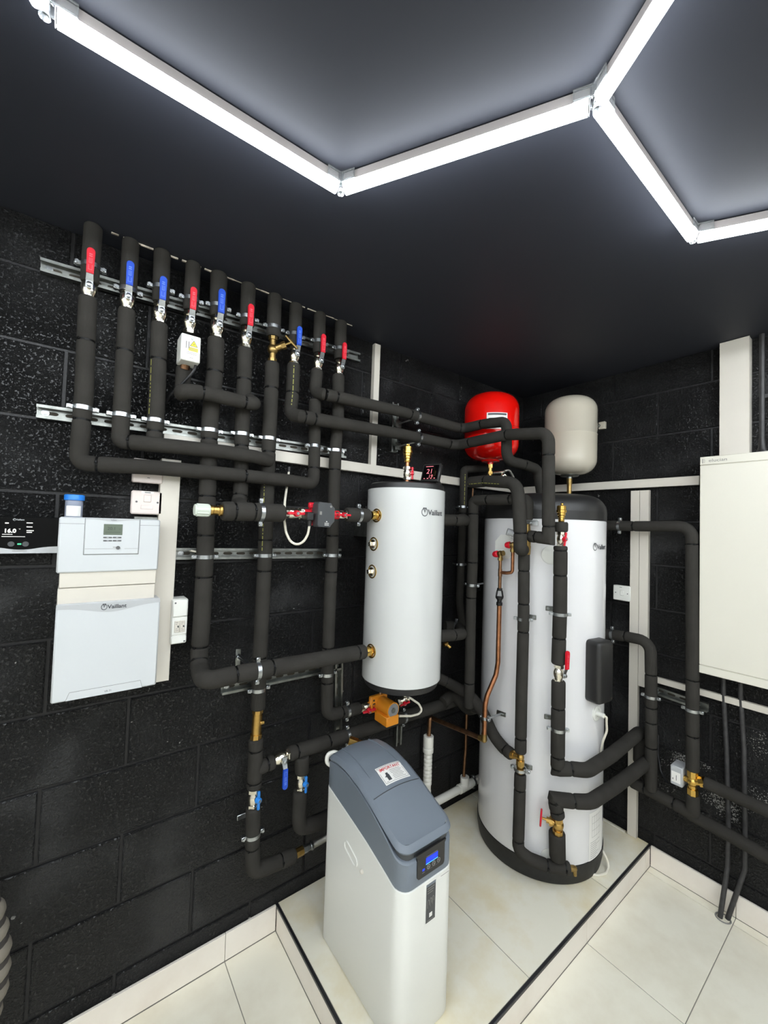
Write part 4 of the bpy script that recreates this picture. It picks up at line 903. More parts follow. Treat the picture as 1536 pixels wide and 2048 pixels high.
# air vent on its top
cz = B1+0.026; q0, q1 = CY(814, 959, -0.06, BC, BR), CY(816, 887, -0.06, BC, BR); vx, vy = q1.x, q1.y
def air_vent(label, x, y, zb, zt, kk=1.0, tail=True):
    t = thing('air_vent', label, 'valve', (x, y, zb)); h = zt-zb; K = Matrix.Translation((x, y, zb))
    mb = MB(); mb.lathe([(0.011*kk, 0), (0.0125*kk, h*0.05), (0.011*kk, h*0.2), (0.014*kk, h*0.22), (0.014*kk, h*0.33), (0.0165*kk, h*0.36), (0.0165*kk, h*0.48), (0.0205*kk, h*0.5), (0.0205*kk, h*0.62), (0.018*kk, h*0.64), (0.018*kk, h*0.84), (0.014*kk, h*0.87), (0, h*0.875)], K, 20); part('float_body', mb, 'gold', t)
    mb = MB(); mb.lathe([(0.005*kk, h*0.85), (0.0055*kk, h*0.98), (0.004*kk, h)], Matrix.Translation((x+0.004, y, zb)), 12); mb.cyl((x-0.002, y-0.004, zb+h*0.93), (x-0.012, y-0.010, zb+h*0.93), 0.003, seg=8); part('vent_cap', mb, 'gold', t)
    return t
zt = L(816, 888, -vy).z; zm = L(816, 925, -vy).z; ztop = cz
air_vent('brass air vent standing on the smaller cylinder', vx, vy, zm, zt)
mb = MB(); mb.cyl((vx, vy, cz-0.002), (vx, vy, zm+0.002), 0.0085, seg=12); solo('riser_pipe', mb, 'copper', 'short copper riser under the brass air vent of the smaller cylinder', 'pipe')
iso_valve('red butterfly valve under the air vent of the smaller cylinder', V((vx, vy, (cz+zm)/2-0.004)), (0, 0, 1), (0.8, -0.9, 0), 'red', 0.85, 0.0)
# tilted display on its top
p = CY(862, 962, -0.05, BC, BR); p.z = cz
t = thing('wireless_thermostat', 'small black tilted display with pink digits on top of the smaller cylinder', 'thermostat', p)
fr = (V((CAM.x, CAM.y, 0))-V((p.x, p.y, 0))).normalized(); fr = (Matrix.Rotation(-0.5, 3, 'Z') @ fr)
K = frame(p+V((0, 0, 0.004)), (0, 0, 1), fr) @ Matrix.Rotation(math.radians(-18), 4, 'X')
mb = MB(); mb.box((-0.044, -0.020, 0.0), (0.044, 0.0, 0.084), 0.004, K); part('case', mb, 'cap', t)
mb = MB(); mb.box((-0.036, -0.0208, 0.010), (0.036, -0.0195, 0.076), 0, K); sc_ = part('screen', mb, 'glass', t)
fk = lambda u, v: K @ V((u, -0.0213, v))
text('21', 0.032, lambda u, v: fk(u-0.004, v+0.036), 'redmark', sc_); text('19', 0.022, lambda u, v: fk(u+0.004, v+0.016), 'redmark', sc_)
mb = MB(); rect(mb, fk, -0.026, 0.068, 0.010, 0.071)
for i in range(4): rect(mb, fk, -0.028+0.016*i, 0.012, -0.021+0.016*i, 0.0155)
part('screen_text', mb, 'redmark', sc_, smooth=0)
mb = MB(); mb.prism([(0.0, 0.0), (0.045, 0.0), (0.010, 0.05)], -0.02, 0.02, frame(p, V((-fr.y, fr.x, 0)), (0, 0, -1)) @ Matrix.Identity(4)); 
B_ = MB(); B_.add([p+fr*-0.005+V((-fr.y, fr.x, 0))*sx+V((0, 0, 0.0)) for sx in (-0.022, 0.022)]+[p-fr*0.045+V((-fr.y, fr.x, 0))*sx for sx in (-0.03, 0.03)]+[p-fr*0.012+V((-fr.y, fr.x, 0))*sx+V((0, 0, 0.05)) for sx in (-0.016, 0.016)], [(0, 1, 3, 2), (0, 4, 5, 1), (2, 3, 5, 4), (0, 2, 4), (1, 5, 3)]); part('stand', B_, 'cap', t, smooth=0)
# orange pump and its valve
c0 = L(757, 1411, 0.085); ax = (L(748, 1407, 0.08)-L(719, 1415.5, D)).normalized()
iso_valve('red butterfly valve left of the orange pump', L(733, 1411.5, 0.078), ax, (0.1, -1, -0.5), 'red', 1.1, 0.0)
t = thing('secondary_pump', 'small orange pump with a round grey face under the smaller cylinder', 'pump', c0)
ce = L(788, 1421, 0.185); cs = V((ce.x-0.004, -0.09, ce.z+0.002)); K = frame(cs, (0, -1, 0), (0, 0, -1)); rr_ = 0.034
mb = MB(); mb.lathe([(rr_*0.98, 0), (rr_, 0.004), (rr_, 0.088), (rr_*0.97, 0.095)], K, 28); mb.box((cs.x-0.062, -0.098, cs.z-0.034), (cs.x+0.034, -0.078, cs.z+0.040), 0.004)
part('motor', mb, 'orange', t, 'orange motor casing')
mb = MB(); mb.box((cs.x-0.040, -0.190, cs.z-0.066), (cs.x+0.030, -0.098, cs.z-0.024), 0.003); part('terminal_box', mb, 'orange', t)
mb = MB(); mb.lathe([(rr_*0.86, 0.093), (rr_*0.86, 0.0965), (0, 0.0965)], K, 28); pf = part('face_plate', mb, 'greyplate', t, 'grey round face plate')
mb = MB(); mb.lathe([(0.0085, 0.0965), (0.0085, 0.0985), (0, 0.0985)], K, 16); mb.ring(K @ V((0, 0, 0.0975)), (0, -1, 0), 0.0115, 0.001, 18, 5); part('centre_screw', mb, 'galv', pf)
for sx, sz in ((-0.045, 0.022), (-0.045, -0.022)): mb = MB(); mb.cyl((cs.x+sx, -0.0985, cs.z+sz), (cs.x+sx, -0.0975, cs.z+sz), 0.005, seg=10); part('bolt_hole', mb, 'dark', t)
mb = MB(); mb.cyl((cs.x, -0.085, cs.z+0.036), (cs.x+0.005, -0.12, B0-0.03), 0.012, seg=12); part('outlet', mb, 'nickel', t)
iso_valve('red butterfly valve above right of the orange pump under the cylinder', L(806, 1400, 0.10), (0.9, -0.3, 0.25), (0.1, -1, -0.4), 'red', 0.85, 0.0)
tube_run('pump_cable', 'cream cable looping right from the orange pump', 'cable', [L(798, 1432, 0.15), L(822, 1432, 0.15), L(838, 1428, 0.15), L(844, 1420, 0.15), L(838, 1408, 0.14), L(822, 1397, 0.12), L(808, 1392, 0.10)], 0.0052, 'cable', 0.03, 10)
# pipes at its right side
run('upper insulated stub at the right of the smaller cylinder', [L(880, 1040, 0.24), L(908, 1040, 0.24), L(929, 1040.5, 0.24), L(936, 1044, 0.19)], 0.028, ties=[(907, 1040)], rr=0.03)
run('lower insulated stub at the right of the smaller cylinder', [L(876, 1272, 0.24), L(905.5, 1270.5, 0.24), (L(924, 1268, 0.24), 0.03), L(918, 1254, 0.10), L(890, 1252, 0.07)], 0.028, ties=[(905.5, 1270.5)], clips=[(912, 1251)], rr=0.03)
mb = MB(); p = L(888, 1290, 0.2); mb.cyl(p, p+V((0.022, 0.0, 0.006)), 0.010, seg=8); mb.cyl(p+V((0.02, 0, 0)), p+V((0.034, -0.01, -0.014)), 0.008, seg=10); solo('drain_cock', mb, 'brass', 'tiny brass drain cock behind the smaller cylinder', 'valve')

# ================================================================ BIG CYLINDER
T0, T1 = PL, CY(1090, 1037).z
t = thing('water_cylinder', 'large white floor standing cylinder with a black domed top on the plinth', 'water cylinder', (TC.x, TC.y, PL))
big = t; K = Matrix.Translation(TC)
mb = MB(); mb.lathe([(TR-0.004, T0+0.085), (TR, T0+0.088), (TR, T1-0.003), (TR-0.004, T1)], K, 80); part('jacket', mb, 'white', t)
prof = [(TR-0.004, T1-0.002), (TR+0.001, T1), (TR+0.001, T1+0.040)]
for i in range(9): q = math.pi/2*i/8; prof.append((TR-0.085+0.086*math.cos(q), T1+0.040+0.085*math.sin(q)))
prof.append((0, T1+0.128)); mb = MB(); mb.lathe(prof, K, 80); part('domed_top', mb, 'cap', t, 'black domed top')
mb = MB(); mb.lathe([(TR-0.02, T0), (TR-0.006, T0+0.004), (TR+0.003, T0+0.05), (TR+0.003, T0+0.086), (TR-0.004, T0+0.089)], K, 80); part('base', mb, 'capbase', t, 'black foam base')
brand('Vaillant', 0.031, on_cyl(CY(1190, 1098.5), TC, TR+0.0008), 'ink', t, 0.0)
# rating plate
p = CY(1192, 1665); f = on_cyl(p, TC, TR+0.0008); mb = MB(); rect(mb, f, -0.055, -0.11, 0.075, 0.10, 8); pl_ = part('rating_plate', mb, 'label', t, 'tall paper rating plate', smooth=30)
f = on_cyl(p, TC, TR+0.0014); mb = MB()
for i in range(9): rect(mb, f, -0.045, -0.100+i*0.0085, -0.045+random.uniform(0.03, 0.09), -0.0985+i*0.0085, 3)
for i in range(5): rect(mb, f, -0.035+0.018*i, -0.01, -0.034+0.018*i, 0.085, 1)
for i in range(4): rect(mb, f, -0.035, -0.01+0.03*i, 0.037, -0.009+0.03*i, 3)
part('small_print', mb, 'lightink', pl_, smooth=0)
# port plates
p = CY(1010, 1093); n = (p-TC); n.z = 0; n.normalize()
mb = MB(); mb.prism([(0.062*math.cos(math.pi*i/4+0.39), 0.062*math.sin(math.pi*i/4+0.39)) for i in range(8)], -0.006, 0.004, frame(p, n, (0, 0, 1))); part('port_plate', mb, 'pvc2', t, 'white octagonal port plate', smooth=0)
p = CY(1102, 1110); n = (p-TC); n.z = 0; n.normalize()
mb = MB(); mb.lathe([(0.042, -0.004), (0.042, 0.003), (0.039, 0.005), (0, 0.005)], frame(p, n, (0, 0, 1)), 28); part('sensor_cover', mb, 'pvc2', t, 'round white sensor cover')
p = CY(1098, 1713); n = (p-TC); n.z = 0; n.normalize()
mb = MB(); mb.lathe([(0.035, -0.004), (0.035, 0.002), (0, 0.002)], frame(p, n, (0, 0, 1)), 24); part('inlet_cover', mb, 'pvc2', t, 'round white inlet cover')
# black immersion box
p0 = CY(1200, 1345, 0.03); th = math.atan2(p0.y-TC.y, p0.x-TC.x); n = V((math.cos(th), math.sin(th), 0)); c = V((TC.x, TC.y, 0))+n*(TR+0.003)
za, zb = CY(1195, 1410, 0.05).z, CY(1195, 1284, 0.05).z; cz = (za+zb)/2
K = frame(V((c.x, c.y, cz)), (0, 0, 1), n); hh = (zb-za)/2
t = thing('immersion_box', 'black rounded terminal box on the right front of the large cylinder', 'electrical box', c)
mb = MB(); mb.box((-0.055, -0.060, -hh), (0.055, 0.02, hh), 0.018, K, 3); part('cover', mb, 'cap', t)
for sz in (-1, 1): mb = MB(); q = K @ V((0.036, -0.0602, sz*(hh-0.022))); mb.cyl(q, q-n*0.002, 0.0045, seg=12); part('screw_hole', mb, 'dark', t)
p = CY(1193, 1426); n = (p-TC); n.z = 0; n.normalize(); p2 = p
t = thing('cable_gland', 'white cable gland with a cream lead under the black terminal box', 'cable', p)
mb = MB(); mb.lathe([(0.034, -0.003), (0.034, 0.004), (0.030, 0.006), (0.022, 0.006), (0.02, 0.001), (0, 0.001)], frame(p, n, (0, 0, 1)), 24); part('collar', mb, 'pvc2', t)
mb = MB(); mb.cyl(p, p+n*0.03, 0.014, 0.009, 12); mb.cyl(p+n*0.028, p+n*0.036, 0.010, seg=10); part('gland', mb, 'pvc2', t)
q = p+n*0.034; mb = MB(); mb.tube(Path([q, q+n*0.012, CY(1213, 1444, 0.04), CY(1214, 1462, 0.034), CY(1206, 1482, 0.02), CY(1202.5, 1498, 0.01), CY(1202, 1512, 0.006)], 0.04).P, 0.0048, 8); part('lead', mb, 'cable', t)
tube_run('floor_cable', 'white cable looping out from the base of the large cylinder', 'cable', [V((-0.128, -0.47, 0.19)), Z(1209, 1709, 0.16), Z(1219, 1730, 0.112), Z(1212, 1747, 0.106), Z(1196, 1751, 0.106), Z(1179, 1748, 0.106)], 0.006, 'cable', 0.03, 8)
tube_run('floor_cable', 'white cable along the wall foot behind the large cylinder', 'cable', [V((-0.25, -0.13, 0.106)), V((-0.06, -0.3, 0.106)), V((-0.03, -0.45, 0.106)), V((-0.03, Rq(1258, 1653).y+0.02, 0.106))], 0.006, 'cable', 0.05, 8)

# ---------------- expansion vessels
def vessel(label, c, r, h, color, seam):
    t = thing('expansion_vessel', label, 'expansion vessel', (c.x, c.y, c.z-h/2)); K = Matrix.Translation(c); prof = []
    hd = r*0.62
    for i in range(9): q = math.pi/2*i/8; prof.append((max(1e-6, r*math.sin(q)**0.62 if i else 0), -h/2+hd*(1-math.cos(q))))
    prof2 = [(rr_, -z) for rr_, z in prof[::-1]]
    full = prof+[(r, -0.003+seam), (r*1.012, seam-0.001), (r*1.012, seam+0.001), (r, seam+0.003)]+prof2
    mb = MB(); mb.lathe(full, K, 56); part('shell', mb, color, t)
    mb = MB(); mb.lathe([(0.046, -h/2+0.012), (0.05, -h/2-0.001), (0.046, -h/2-0.006), (0.016, -h/2-0.008), (0.016, -h/2-0.018), (0.012, -h/2-0.02)], K, 24); part('bottom_flange', mb, color if color == 'redpaint' else 'galv', t)
    return t
rv = V((-0.562, -0.172, 2.236)); va = L(985, 785, 0.172).z; vb = L(982, 924, 0.172).z
hr = 0.375
red = vessel('red expansion vessel high in the corner behind the bent pipes', rv, 0.149, hr, 'redpaint', -0.02)
f = on_cyl(CY(995, 829, 0, rv, 0.151), rv, 0.1518); mb = MB(); rect(mb, f, -0.055, -0.075, 0.055, 0.012, 8); lb = part('label_plate', mb, 'label', red, 'white label', smooth=30)
f2 = on_cyl(CY(995, 829, 0, rv, 0.151), rv, 0.1524); mb = MB(); rect(mb, f2, -0.049, -0.002, 0.049, 0.008, 8); part('label_bar', mb, 'ink', lb, smooth=0)
mb = MB()
for i in range(3): rect(mb, f2, -0.045+0.0, -0.02-0.01*i, 0.02+0.01*i, -0.017-0.01*i, 6)
part('small_print', mb, 'ink', lb, smooth=0)
mb = MB(); mb.ring(rv+V((0, 0, -0.02)), (0, 0, 1), 0.153, 0.004, 56, 6); part('strap', mb, 'redpaint', red)
mb = MB(); q = rv+V((0.06, 0.14, 0.0)); mb.box((rv.x-0.02, -0.04, rv.z-0.03), (rv.x+0.02, 0, rv.z+0.03), 0.002); part('wall_bracket', mb, 'galv', red)
wv = V((-0.165, -0.418, 2.212)); hw = 0.448
wht = vessel('cream expansion vessel on the right wall above the large cylinder', wv, 0.139, hw, 'cream', 0.0)
bp = R(1201, 852, 0.01); mb = MB(); mb.box((-0.022, R(1210, 852, 0.02).y, bp.z-0.021), (-0.002, wv.y-0.09, bp.z+0.021), 0.002); part('wall_bracket', mb, 'cream', wht, 'cream wall bracket')
mb = MB(); mb.lathe([(0.011, 0), (0.011, 0.006), (0.0065, 0.0065), (0.0065, 0.013)], frame(V((-0.022, bp.y+0.004, bp.z)), (-1, 0, 0), (0, 0, 1)), 6); part('bracket_bolt', mb, 'galv', wht)
zb = wv.z-hw/2
mb = MB(); mb.cyl((wv.x, wv.y, zb-0.018), (wv.x, wv.y, zb-0.05), 0.016, 0.014, 10); mb.cyl((wv.x, wv.y, zb-0.048), (wv.x, wv.y, T1+0.1), 0.0125, seg=12); solo('vessel_pipe', mb, 'brass2', 'short brass pipe below the cream expansion vessel', 'pipe')
zb = rv.z-hr/2
t = thing('vessel_valve', 'brass valve and gauge fitting below the red expansion vessel', 'valve', (rv.x, rv.y, zb-0.09))
mb = MB(); mb.cyl((rv.x, rv.y, zb-0.018), (rv.x, rv.y, zb-0.04), 0.015, seg=8); mb.cyl((rv.x, rv.y, zb-0.04), (rv.x, rv.y, zb-0.10), 0.011, seg=12); mb.cyl((rv.x, rv.y, zb-0.06), (rv.x, rv.y, zb-0.075), 0.016, seg=8); mb.cyl((rv.x, rv.y, zb-0.10), (rv.x, rv.y, zb-0.14), 0.0155, seg=8); part('valve_body', mb, 'brass', t)
mb = MB(); mb.cyl((rv.x+0.01, rv.y-0.01, zb-0.066), (rv.x+0.06, rv.y-0.05, zb-0.060), 0.007, seg=8); mb.lathe([(0.018, -0.01), (0.020, 0.0), (0.017, 0.012), (0.0, 0.013)], frame(V((rv.x+0.055, rv.y-0.05, zb-0.085)), (0.2, -0.3, 1), (0, -1, 0)), 14); part('quick_coupling', mb, 'nickel', t)
tube_run('braided_hose', 'thin braided hose curling under the red expansion vessel', 'hose', [V((rv.x+0.06, rv.y-0.05, zb-0.055)), V((rv.x+0.09, rv.y-0.06, zb-0.045)), V((rv.x+0.13, rv.y-0.06, zb-0.08)), V((rv.x+0.15, rv.y-0.06, zb-0.16)), V((rv.x+0.15, rv.y-0.06, T1+0.12))], 0.007, 'braid', 0.04, 10)

# ---------------- dark pipes between the cylinders
run('thin insulated pipe from the red vessel down behind the smaller cylinder', [L(978, 936, 0.062), L(928, 939, 0.062), L(926, 1012, 0.062), L(922, 1120, 0.062), L(919, 1205, 0.062), L(924, 1250, 0.062)], 0.0215, ties=[(926, 1026)], clips=[(925.5, 1014), (921.5, 1128)], stud=0.06, rr=0.02, prints=[((927, 950), (925, 1005), (-0.5, -0.9, 0))])
run('insulated pipe left of the large cylinder with a level top run', [R(1054, 1040, 0.795), (R(1056, 997, 0.795), 0.03), R(1020, 999, 0.80), R(947, 1000.5, 0.80), R(945, 1130, 0.80), R(942, 1200, 0.80), R(938, 1415, 0.80)], 0.0255, ties=[(1022, 998), (976, 1001), (949, 1028), (944, 1125), (942.5, 1195), (939, 1366)], clips=[(943.5, 1170)], wall=(1, 0.1, 0), stud=0.10, rr=0.02)
run('insulated bend with yellow print high in front of the large cylinder top', [R(940, 965, 0.81), R(972, 962, 0.815), R(1034, 966, 0.83), CY(1038, 1010, 0.145), CY(1040.5, 1066, 0.145), (CY(1040.5, 1098, 0.142), 0.02), CY(1046, 1100, 0.09)], 0.0285, ties=[(972, 963), (1040.6, 1066)], rr=0.075, prints=[((947, 972), (1005, 962), (-0.9, -0.2, -0.4))])
run('insulated bend from the smaller cylinder foot to the low brass elbow', [L(868, 1352, 0.10), R(893, 1363, 0.80), R(942, 1391, 0.785), R(966, 1424, 0.762), R(988, 1474, 0.762), R(1010, 1499, 0.772), R(1024, 1509, 0.778)], 0.027, ties=[(893, 1363), (942, 1391), (1012, 1500)], rr=0.12)
run('insulated end bend at the right of the low rising pipe', [L(886, 1404, 0.10), L(906, 1386, 0.09), L(935, 1420, 0.16), L(950, 1416, 0.25)], 0.028, rr=0.04)
# mixing valve
o = V((-0.782, -0.553, 1.64)); t = thing('mixing_valve', 'brass mixing valve between two insulated pipes high on the large cylinder', 'valve', o)
mb = MB(); a = R(1055, 1048, 0.785); b = CY(1052, 1108, 0.07); mb.cyl(a, a.lerp(b, 0.25), 0.011, 0.015, 12); mb.cyl(a.lerp(b, 0.2), a.lerp(b, 0.75), 0.018, seg=14); mb.cyl(a.lerp(b, 0.72), b, 0.020, seg=8); c = a.lerp(b, 0.45); mb.cyl(c, V((-0.792, -0.578, 1.641)), 0.013, seg=12); mb.cyl(V((-0.792, -0.57, 1.641)), V((-0.792, -0.582, 1.641)), 0.018, seg=8); part('valve_body', mb, 'brass2', t)
mb = MB(); a = CY(1030, 1068, 0.07); b = CY(1014, 1063, 0.09); mb.cyl(a, b, 0.0165, seg=14); part('cap', mb, 'silver', t, 'grey plastic cap')
mb = MB(); a = CY(1050, 1066, 0.06); mb.cyl(a, c, 0.012, seg=10); part('inlet', mb, 'brass2', t)
mb = MB(); p = CY(1062, 1046, 0.03); K = frame(p, (0, 0, 1), (p-TC).normalized()); mb.box((-0.022, -0.004, -0.012), (0.03, 0.0, 0.012), 0.001, K); mb.cyl(K @ V((0, -0.004, 0)), K @ V((0, -0.05, 0)), 0.005, seg=8); solo('pipe_bracket', mb, 'zinc', 'zinc pipe bracket just under the black domed top', 'bracket')
# front left insulated pipe of the big cylinder
def tankclips(root, pts, r, off):
    for px, py in pts:
        p = CY(px, py, off); n = p-TC; n.z = 0; n.normalize(); clip(root, p, (0, 0, 1), -n, r, off*0.98)
rt_ = run('left insulated upright in front of the large cylinder, bending right at its foot', [[CY(1048, 1106, 0.07), CY(1047, 1240, 0.07), CY(1043, 1390, 0.07), CY(1041, 1505, 0.07)], [CY(1040.5, 1547, 0.066), CY(1038.5, 1620, 0.062), CY(1036, 1700, 0.058), CY(1060, 1718, 0.045), CY(1093, 1731, 0.04), CY(1139, 1736.5, 0.036)]], 0.0255,
    ties=[(1048, 1142), (1047, 1207), (1046, 1264), (1041, 1476), (1039, 1577), (1037, 1679), (1093, 1731), (1129, 1735)], rr=0.05)
tankclips(rt_, [(1046.3, 1238), (1040.5, 1538)], 0.025, 0.068)
def tab(label, px, py, side=1):
    p = CY(px, py, 0.002); n = p-TC; n.z = 0; n.normalize(); t = thing('fixing_plate', label, 'bracket', p, 'zinc fixing plates on the large cylinder'); K = frame(p, (0, 0, 1), n)
    mb = MB(); mb.box((-0.021, -0.003, -0.011), (0.021, 0.002, 0.011), 0.002, K); part('plate', mb, 'galv', t)
    mb = MB(); mb.cyl(K @ V((0.010*side, -0.003, 0)), K @ V((0.010*side, -0.006, 0)), 0.006, seg=10); part('screw', mb, 'zinc', t)
tab('zinc fixing plate at the upper clip of the left insulated upright', 1063, 1234); tab('zinc fixing plate at the brass elbow low on the large cylinder', 1055, 1533); tab('zinc fixing plate at the upper clip of the right insulated upright', 1101, 1217, -1); tab('zinc fixing plate left of the lower clip of the right insulated upright', 1098, 1434, -1)
o = CY(1040, 1522, 0.068); t = thing('elbow_fitting', 'brass elbow low on the large cylinder below the left insulated upright', 'pipe fitting', o)
mb = MB(); a, b = CY(1041, 1506, 0.069), CY(1040.4, 1546, 0.067); mb.cyl(a, b, 0.0135, seg=14); mb.cyl(a.lerp(b, 0.35), a.lerp(b, 0.62), 0.018, seg=8); mb.cyl(a.lerp(b, 0.62), a.lerp(b, 0.8), 0.0155, seg=12); c = R(1021, 1507.5, 0.78); d = a.lerp(b, 0.2); mb.cyl(d, c, 0.0145, seg=12); mb.cyl(c, c.lerp(d, 0.35), 0.0185, seg=8); mb.sphere(d, 0.0165); part('fitting', mb, 'brass', t)
t = thing('drain_cock', 'brass drain cock at the end of the insulated foot bend', 'valve', CY(1145, 1740, 0.03)); a = CY(1138, 1736, 0.036); b = CY(1149, 1737, 0.036); mb = MB(); mb.cyl(a, b, 0.0125, seg=8); mb.sphere(b, 0.0115, 10); part('valve_body', mb, 'brass2', t); mb = MB(); mb.cyl(b, b+V((0, -0.003, -0.028)), 0.009, 0.0075, 10); part('nozzle', mb, 'brass2', t)
# right insulated upright with air vent
ro = 0.08
rt_ = run('right insulated upright in front of the large cylinder, turning right to the wall', [[CY(1122.3, 1044, ro), CY(1121.8, 1064, ro)], [CY(1121, 1092, ro), CY(1120, 1220, ro), CY(1116.5, 1328, ro)], [CY(1117, 1361, ro), CY(1116, 1450, ro), (V((-0.703, -0.674, 0.652)), 0), CY(1143, 1537.5, ro), V((-0.615, -0.757, 0.656)), V((-0.40, -0.762, 0.656)), V((-0.062, -0.748, 0.656)), (V((-0.040, -0.747, 0.65)), 0.03), V((-0.045, -0.747, 0.50))]], 0.029,
    ties=[(1121, 1102), (1121, 1150), (1119, 1276), (1116, 1416), (1116, 1513), (1112, 1536), (1142, 1537.5)], rr=0.06)
tankclips(rt_, [(1120, 1228), (1116, 1458)], 0.0285, ro)
p = CY(1122.6, 1043, ro); pt = CY(1122.8, 1006, ro); air_vent('brass air vent at the head of the right insulated upright', p.x, p.y, p.z-0.002, pt.z, 1.05)
iso_valve('red butterfly valve under the air vent of the large cylinder', CY(1121.6, 1078, ro), (0, 0, 1), (-0.3, -1, 0.1), 'red', 0.95, 0.15)
p = CY(1117, 1345, ro); n = p-TC; n.z = 0; n.normalize(); n2 = (n+V((0.55, -0.30, 0))).normalized()
ball_valve('red lever valve halfway down the right insulated upright', p, (0.05, 0, 1), n2, 'red', 1.0)
# lower return with gate valve
run('lower insulated pipe from the brass gate valve right to the wall', [[CY(1116, 1634, ro), (V((-0.711, -0.667, 0.525)), 0), CY(1147, 1602.5, ro), V((-0.605, -0.768, 0.528)), V((-0.40, -0.782, 0.53)), V((-0.075, -0.795, 0.54)), (V((-0.045, -0.795, 0.54)), 0.03), V((-0.05, -0.795, 0.43))]], 0.029, ties=[(1116, 1621), (1109, 1601), (1147, 1602.6)], rr=0.06)
run('short wide insulated stub under the brass gate valve', [CY(1114, 1664, 0.05), CY(1115, 1716, 0.034)], 0.034)
t = thing('gate_valve', 'brass gate valve with a red wheel handle low on the large cylinder', 'valve', CY(1112, 1650, 0.07))
mb = MB(); a, b = CY(1116, 1633, ro-0.01), CY(1115.5, 1668, 0.055); mb.cyl(a, b, 0.0165, seg=14); mb.cyl(a, a.lerp(b, 0.25), 0.021, seg=8); mb.cyl(a.lerp(b, 0.72), b, 0.0215, seg=8); mb.sphere(a.lerp(b, 0.45), 0.024)
c = a.lerp(b, 0.4); d = V((0, 0, 1)).cross((c-CAM).normalized()).normalized()*0.068+V((0, 0, 0.004)); h = c+d; mb.cyl(c, c+d*0.45, 0.0175, 0.0155, 14); mb.cyl(c+d*0.32, c+d*0.5, 0.020, seg=8); mb.cyl(c+d*0.5, c+d*0.68, 0.012, seg=8); mb.cyl(c+d*0.6, c+d, 0.005, seg=8); part('valve_body', mb, 'brass', t)
mb = MB(); dn_ = d.normalized(); mb.ring(h, dn_, 0.030, 0.0042, 24, 8); mb.cyl(h-dn_*0.004, h+dn_*0.004, 0.010, seg=12); u = dn_.orthogonal().normalized(); v_ = dn_.cross(u)
for q in range(3): w_ = u*math.cos(q*2.094)+v_*math.sin(q*2.094); mb.cyl(h, h+w_*0.03, 0.004, seg=6)
part('wheel_handle', mb, 'red', t, 'red wheel handle')
# relief valves, tundish and copper discharge
co = 0.060
def relief(label, px, py, bx, by, off):
    a, b = CY(px, py, off), CY(bx, by, off); t = thing('relief_valve', label, 'valve', b, 'red capped relief valves'); d = (a-b).normalized()
    K = frame(b, d, (0, 0, 1)); ln = (a-b).length
    mb = MB(); mb.lathe([(0.012, 0.012), (0.015, 0.014), (0.0165, ln*0.55), (0.015, ln), (0.011, ln+0.008), (0.0, ln+0.009)], K, 16); part('cap', mb, 'red', t, 'red cap')
    mb = MB(); mb.cyl(b-d*0.018, b+d*0.016, 0.0125, seg=12); mb.sphere(b, 0.0145, 12); p = CY(bx+5, by-1, 0.0); mb.cyl(b, p, 0.011, seg=10); mb.cyl(b, b+V((0, 0, -0.034)), 0.0105, 0.009, 10); mb.cyl(b+V((0, 0, -0.02)), b+V((0, 0, -0.032)), 0.0125, seg=8); part('valve_body', mb, 'brass2', t)
    return b
b1 = relief('lower left red capped relief valve on the large cylinder', 990, 1108.5, 1001, 1107, co); b2 = relief('upper right red capped relief valve half behind an insulated pipe', 1014.5, 1090, 1026, 1090, co)
zq = CY(1000, 1145, co).z; zt1, zt2 = CY(998, 1176, co).z, CY(998, 1211, co).z
x1_, y1_ = b1.x, b1.y
t = thing('discharge_pipe', 'copper discharge pipe from the two relief valves', 'pipe', V((x1_, y1_, zt1)))
mb = MB(); mb.cyl((x1_, y1_, b1.z-0.03), (x1_, y1_, zt1-0.004), 0.0078, seg=12); mb.cyl((x1_, y1_, zq+0.018), (x1_, y1_, zq-0.018), 0.0095, seg=12); part('main_drop', mb, 'copper2', t)
mb = MB(); mb.tube(Path([V((x1_, y1_, zq)), CY(1014, 1146, co), V((b2.x, b2.y, CY(1027, 1145, co).z)), V((b2.x, b2.y, b2.z-0.03))], 0.015).P, 0.0078, 12); part('side_branch', mb, 'copper', t)
t = thing('tundish', 'black tundish on the copper discharge pipe', 'tundish', V((x1_, y1_, zt2))); K = Matrix.Translation((x1_, y1_, zt2)); hh = zt1-zt2
mb = MB(); mb.lathe([(0.0115, 0), (0.0145, 0.002), (0.0145, hh*0.18), (0.011, hh*0.22), (0.0115, hh*0.32), (0.0185, hh*0.44), (0.0185, hh*0.5), (0.015, hh*0.53)], K, 18); part('cup', mb, 'tundish', t)
mb = MB(); mb.lathe([(0.009, hh*0.85), (0.0125, hh*0.87), (0.0125, hh*1.0), (0.009, hh*1.01)], K, 18); part('inlet_collar', mb, 'tundish', t)
for sx in (-1, 1): mb = MB(); mb.cyl((x1_+sx*0.015*0.55, y1_-sx*0.015*0.85, zt2+hh*0.5), (x1_+sx*0.010*0.55, y1_-sx*0.010*0.85, zt2+hh*0.88), 0.004, seg=8); part('arm', mb, 'tundish', t)
t = thing('copper_pipe', 'bare copper pipe from the tundish down to a low elbow and across to the wall', 'pipe', CY(996, 1338, co))
e1, e2 = CY(968, 1479, 0.115), L(863, 1436, 0.06)
mb = MB(); mb.tube(Path([V((x1_, y1_, zt2)), CY(996, 1325, co), CY(992, 1350, 0.065), CY(974, 1392, 0.105), CY(970, 1412, 0.115), e1], 0.06).P, 0.0112, 14); part('drop', mb, 'copper', t)
mb = MB(); mb.cyl(e1, e2, 0.0112, seg=14); part('cross_run', mb, 'copper2', t)
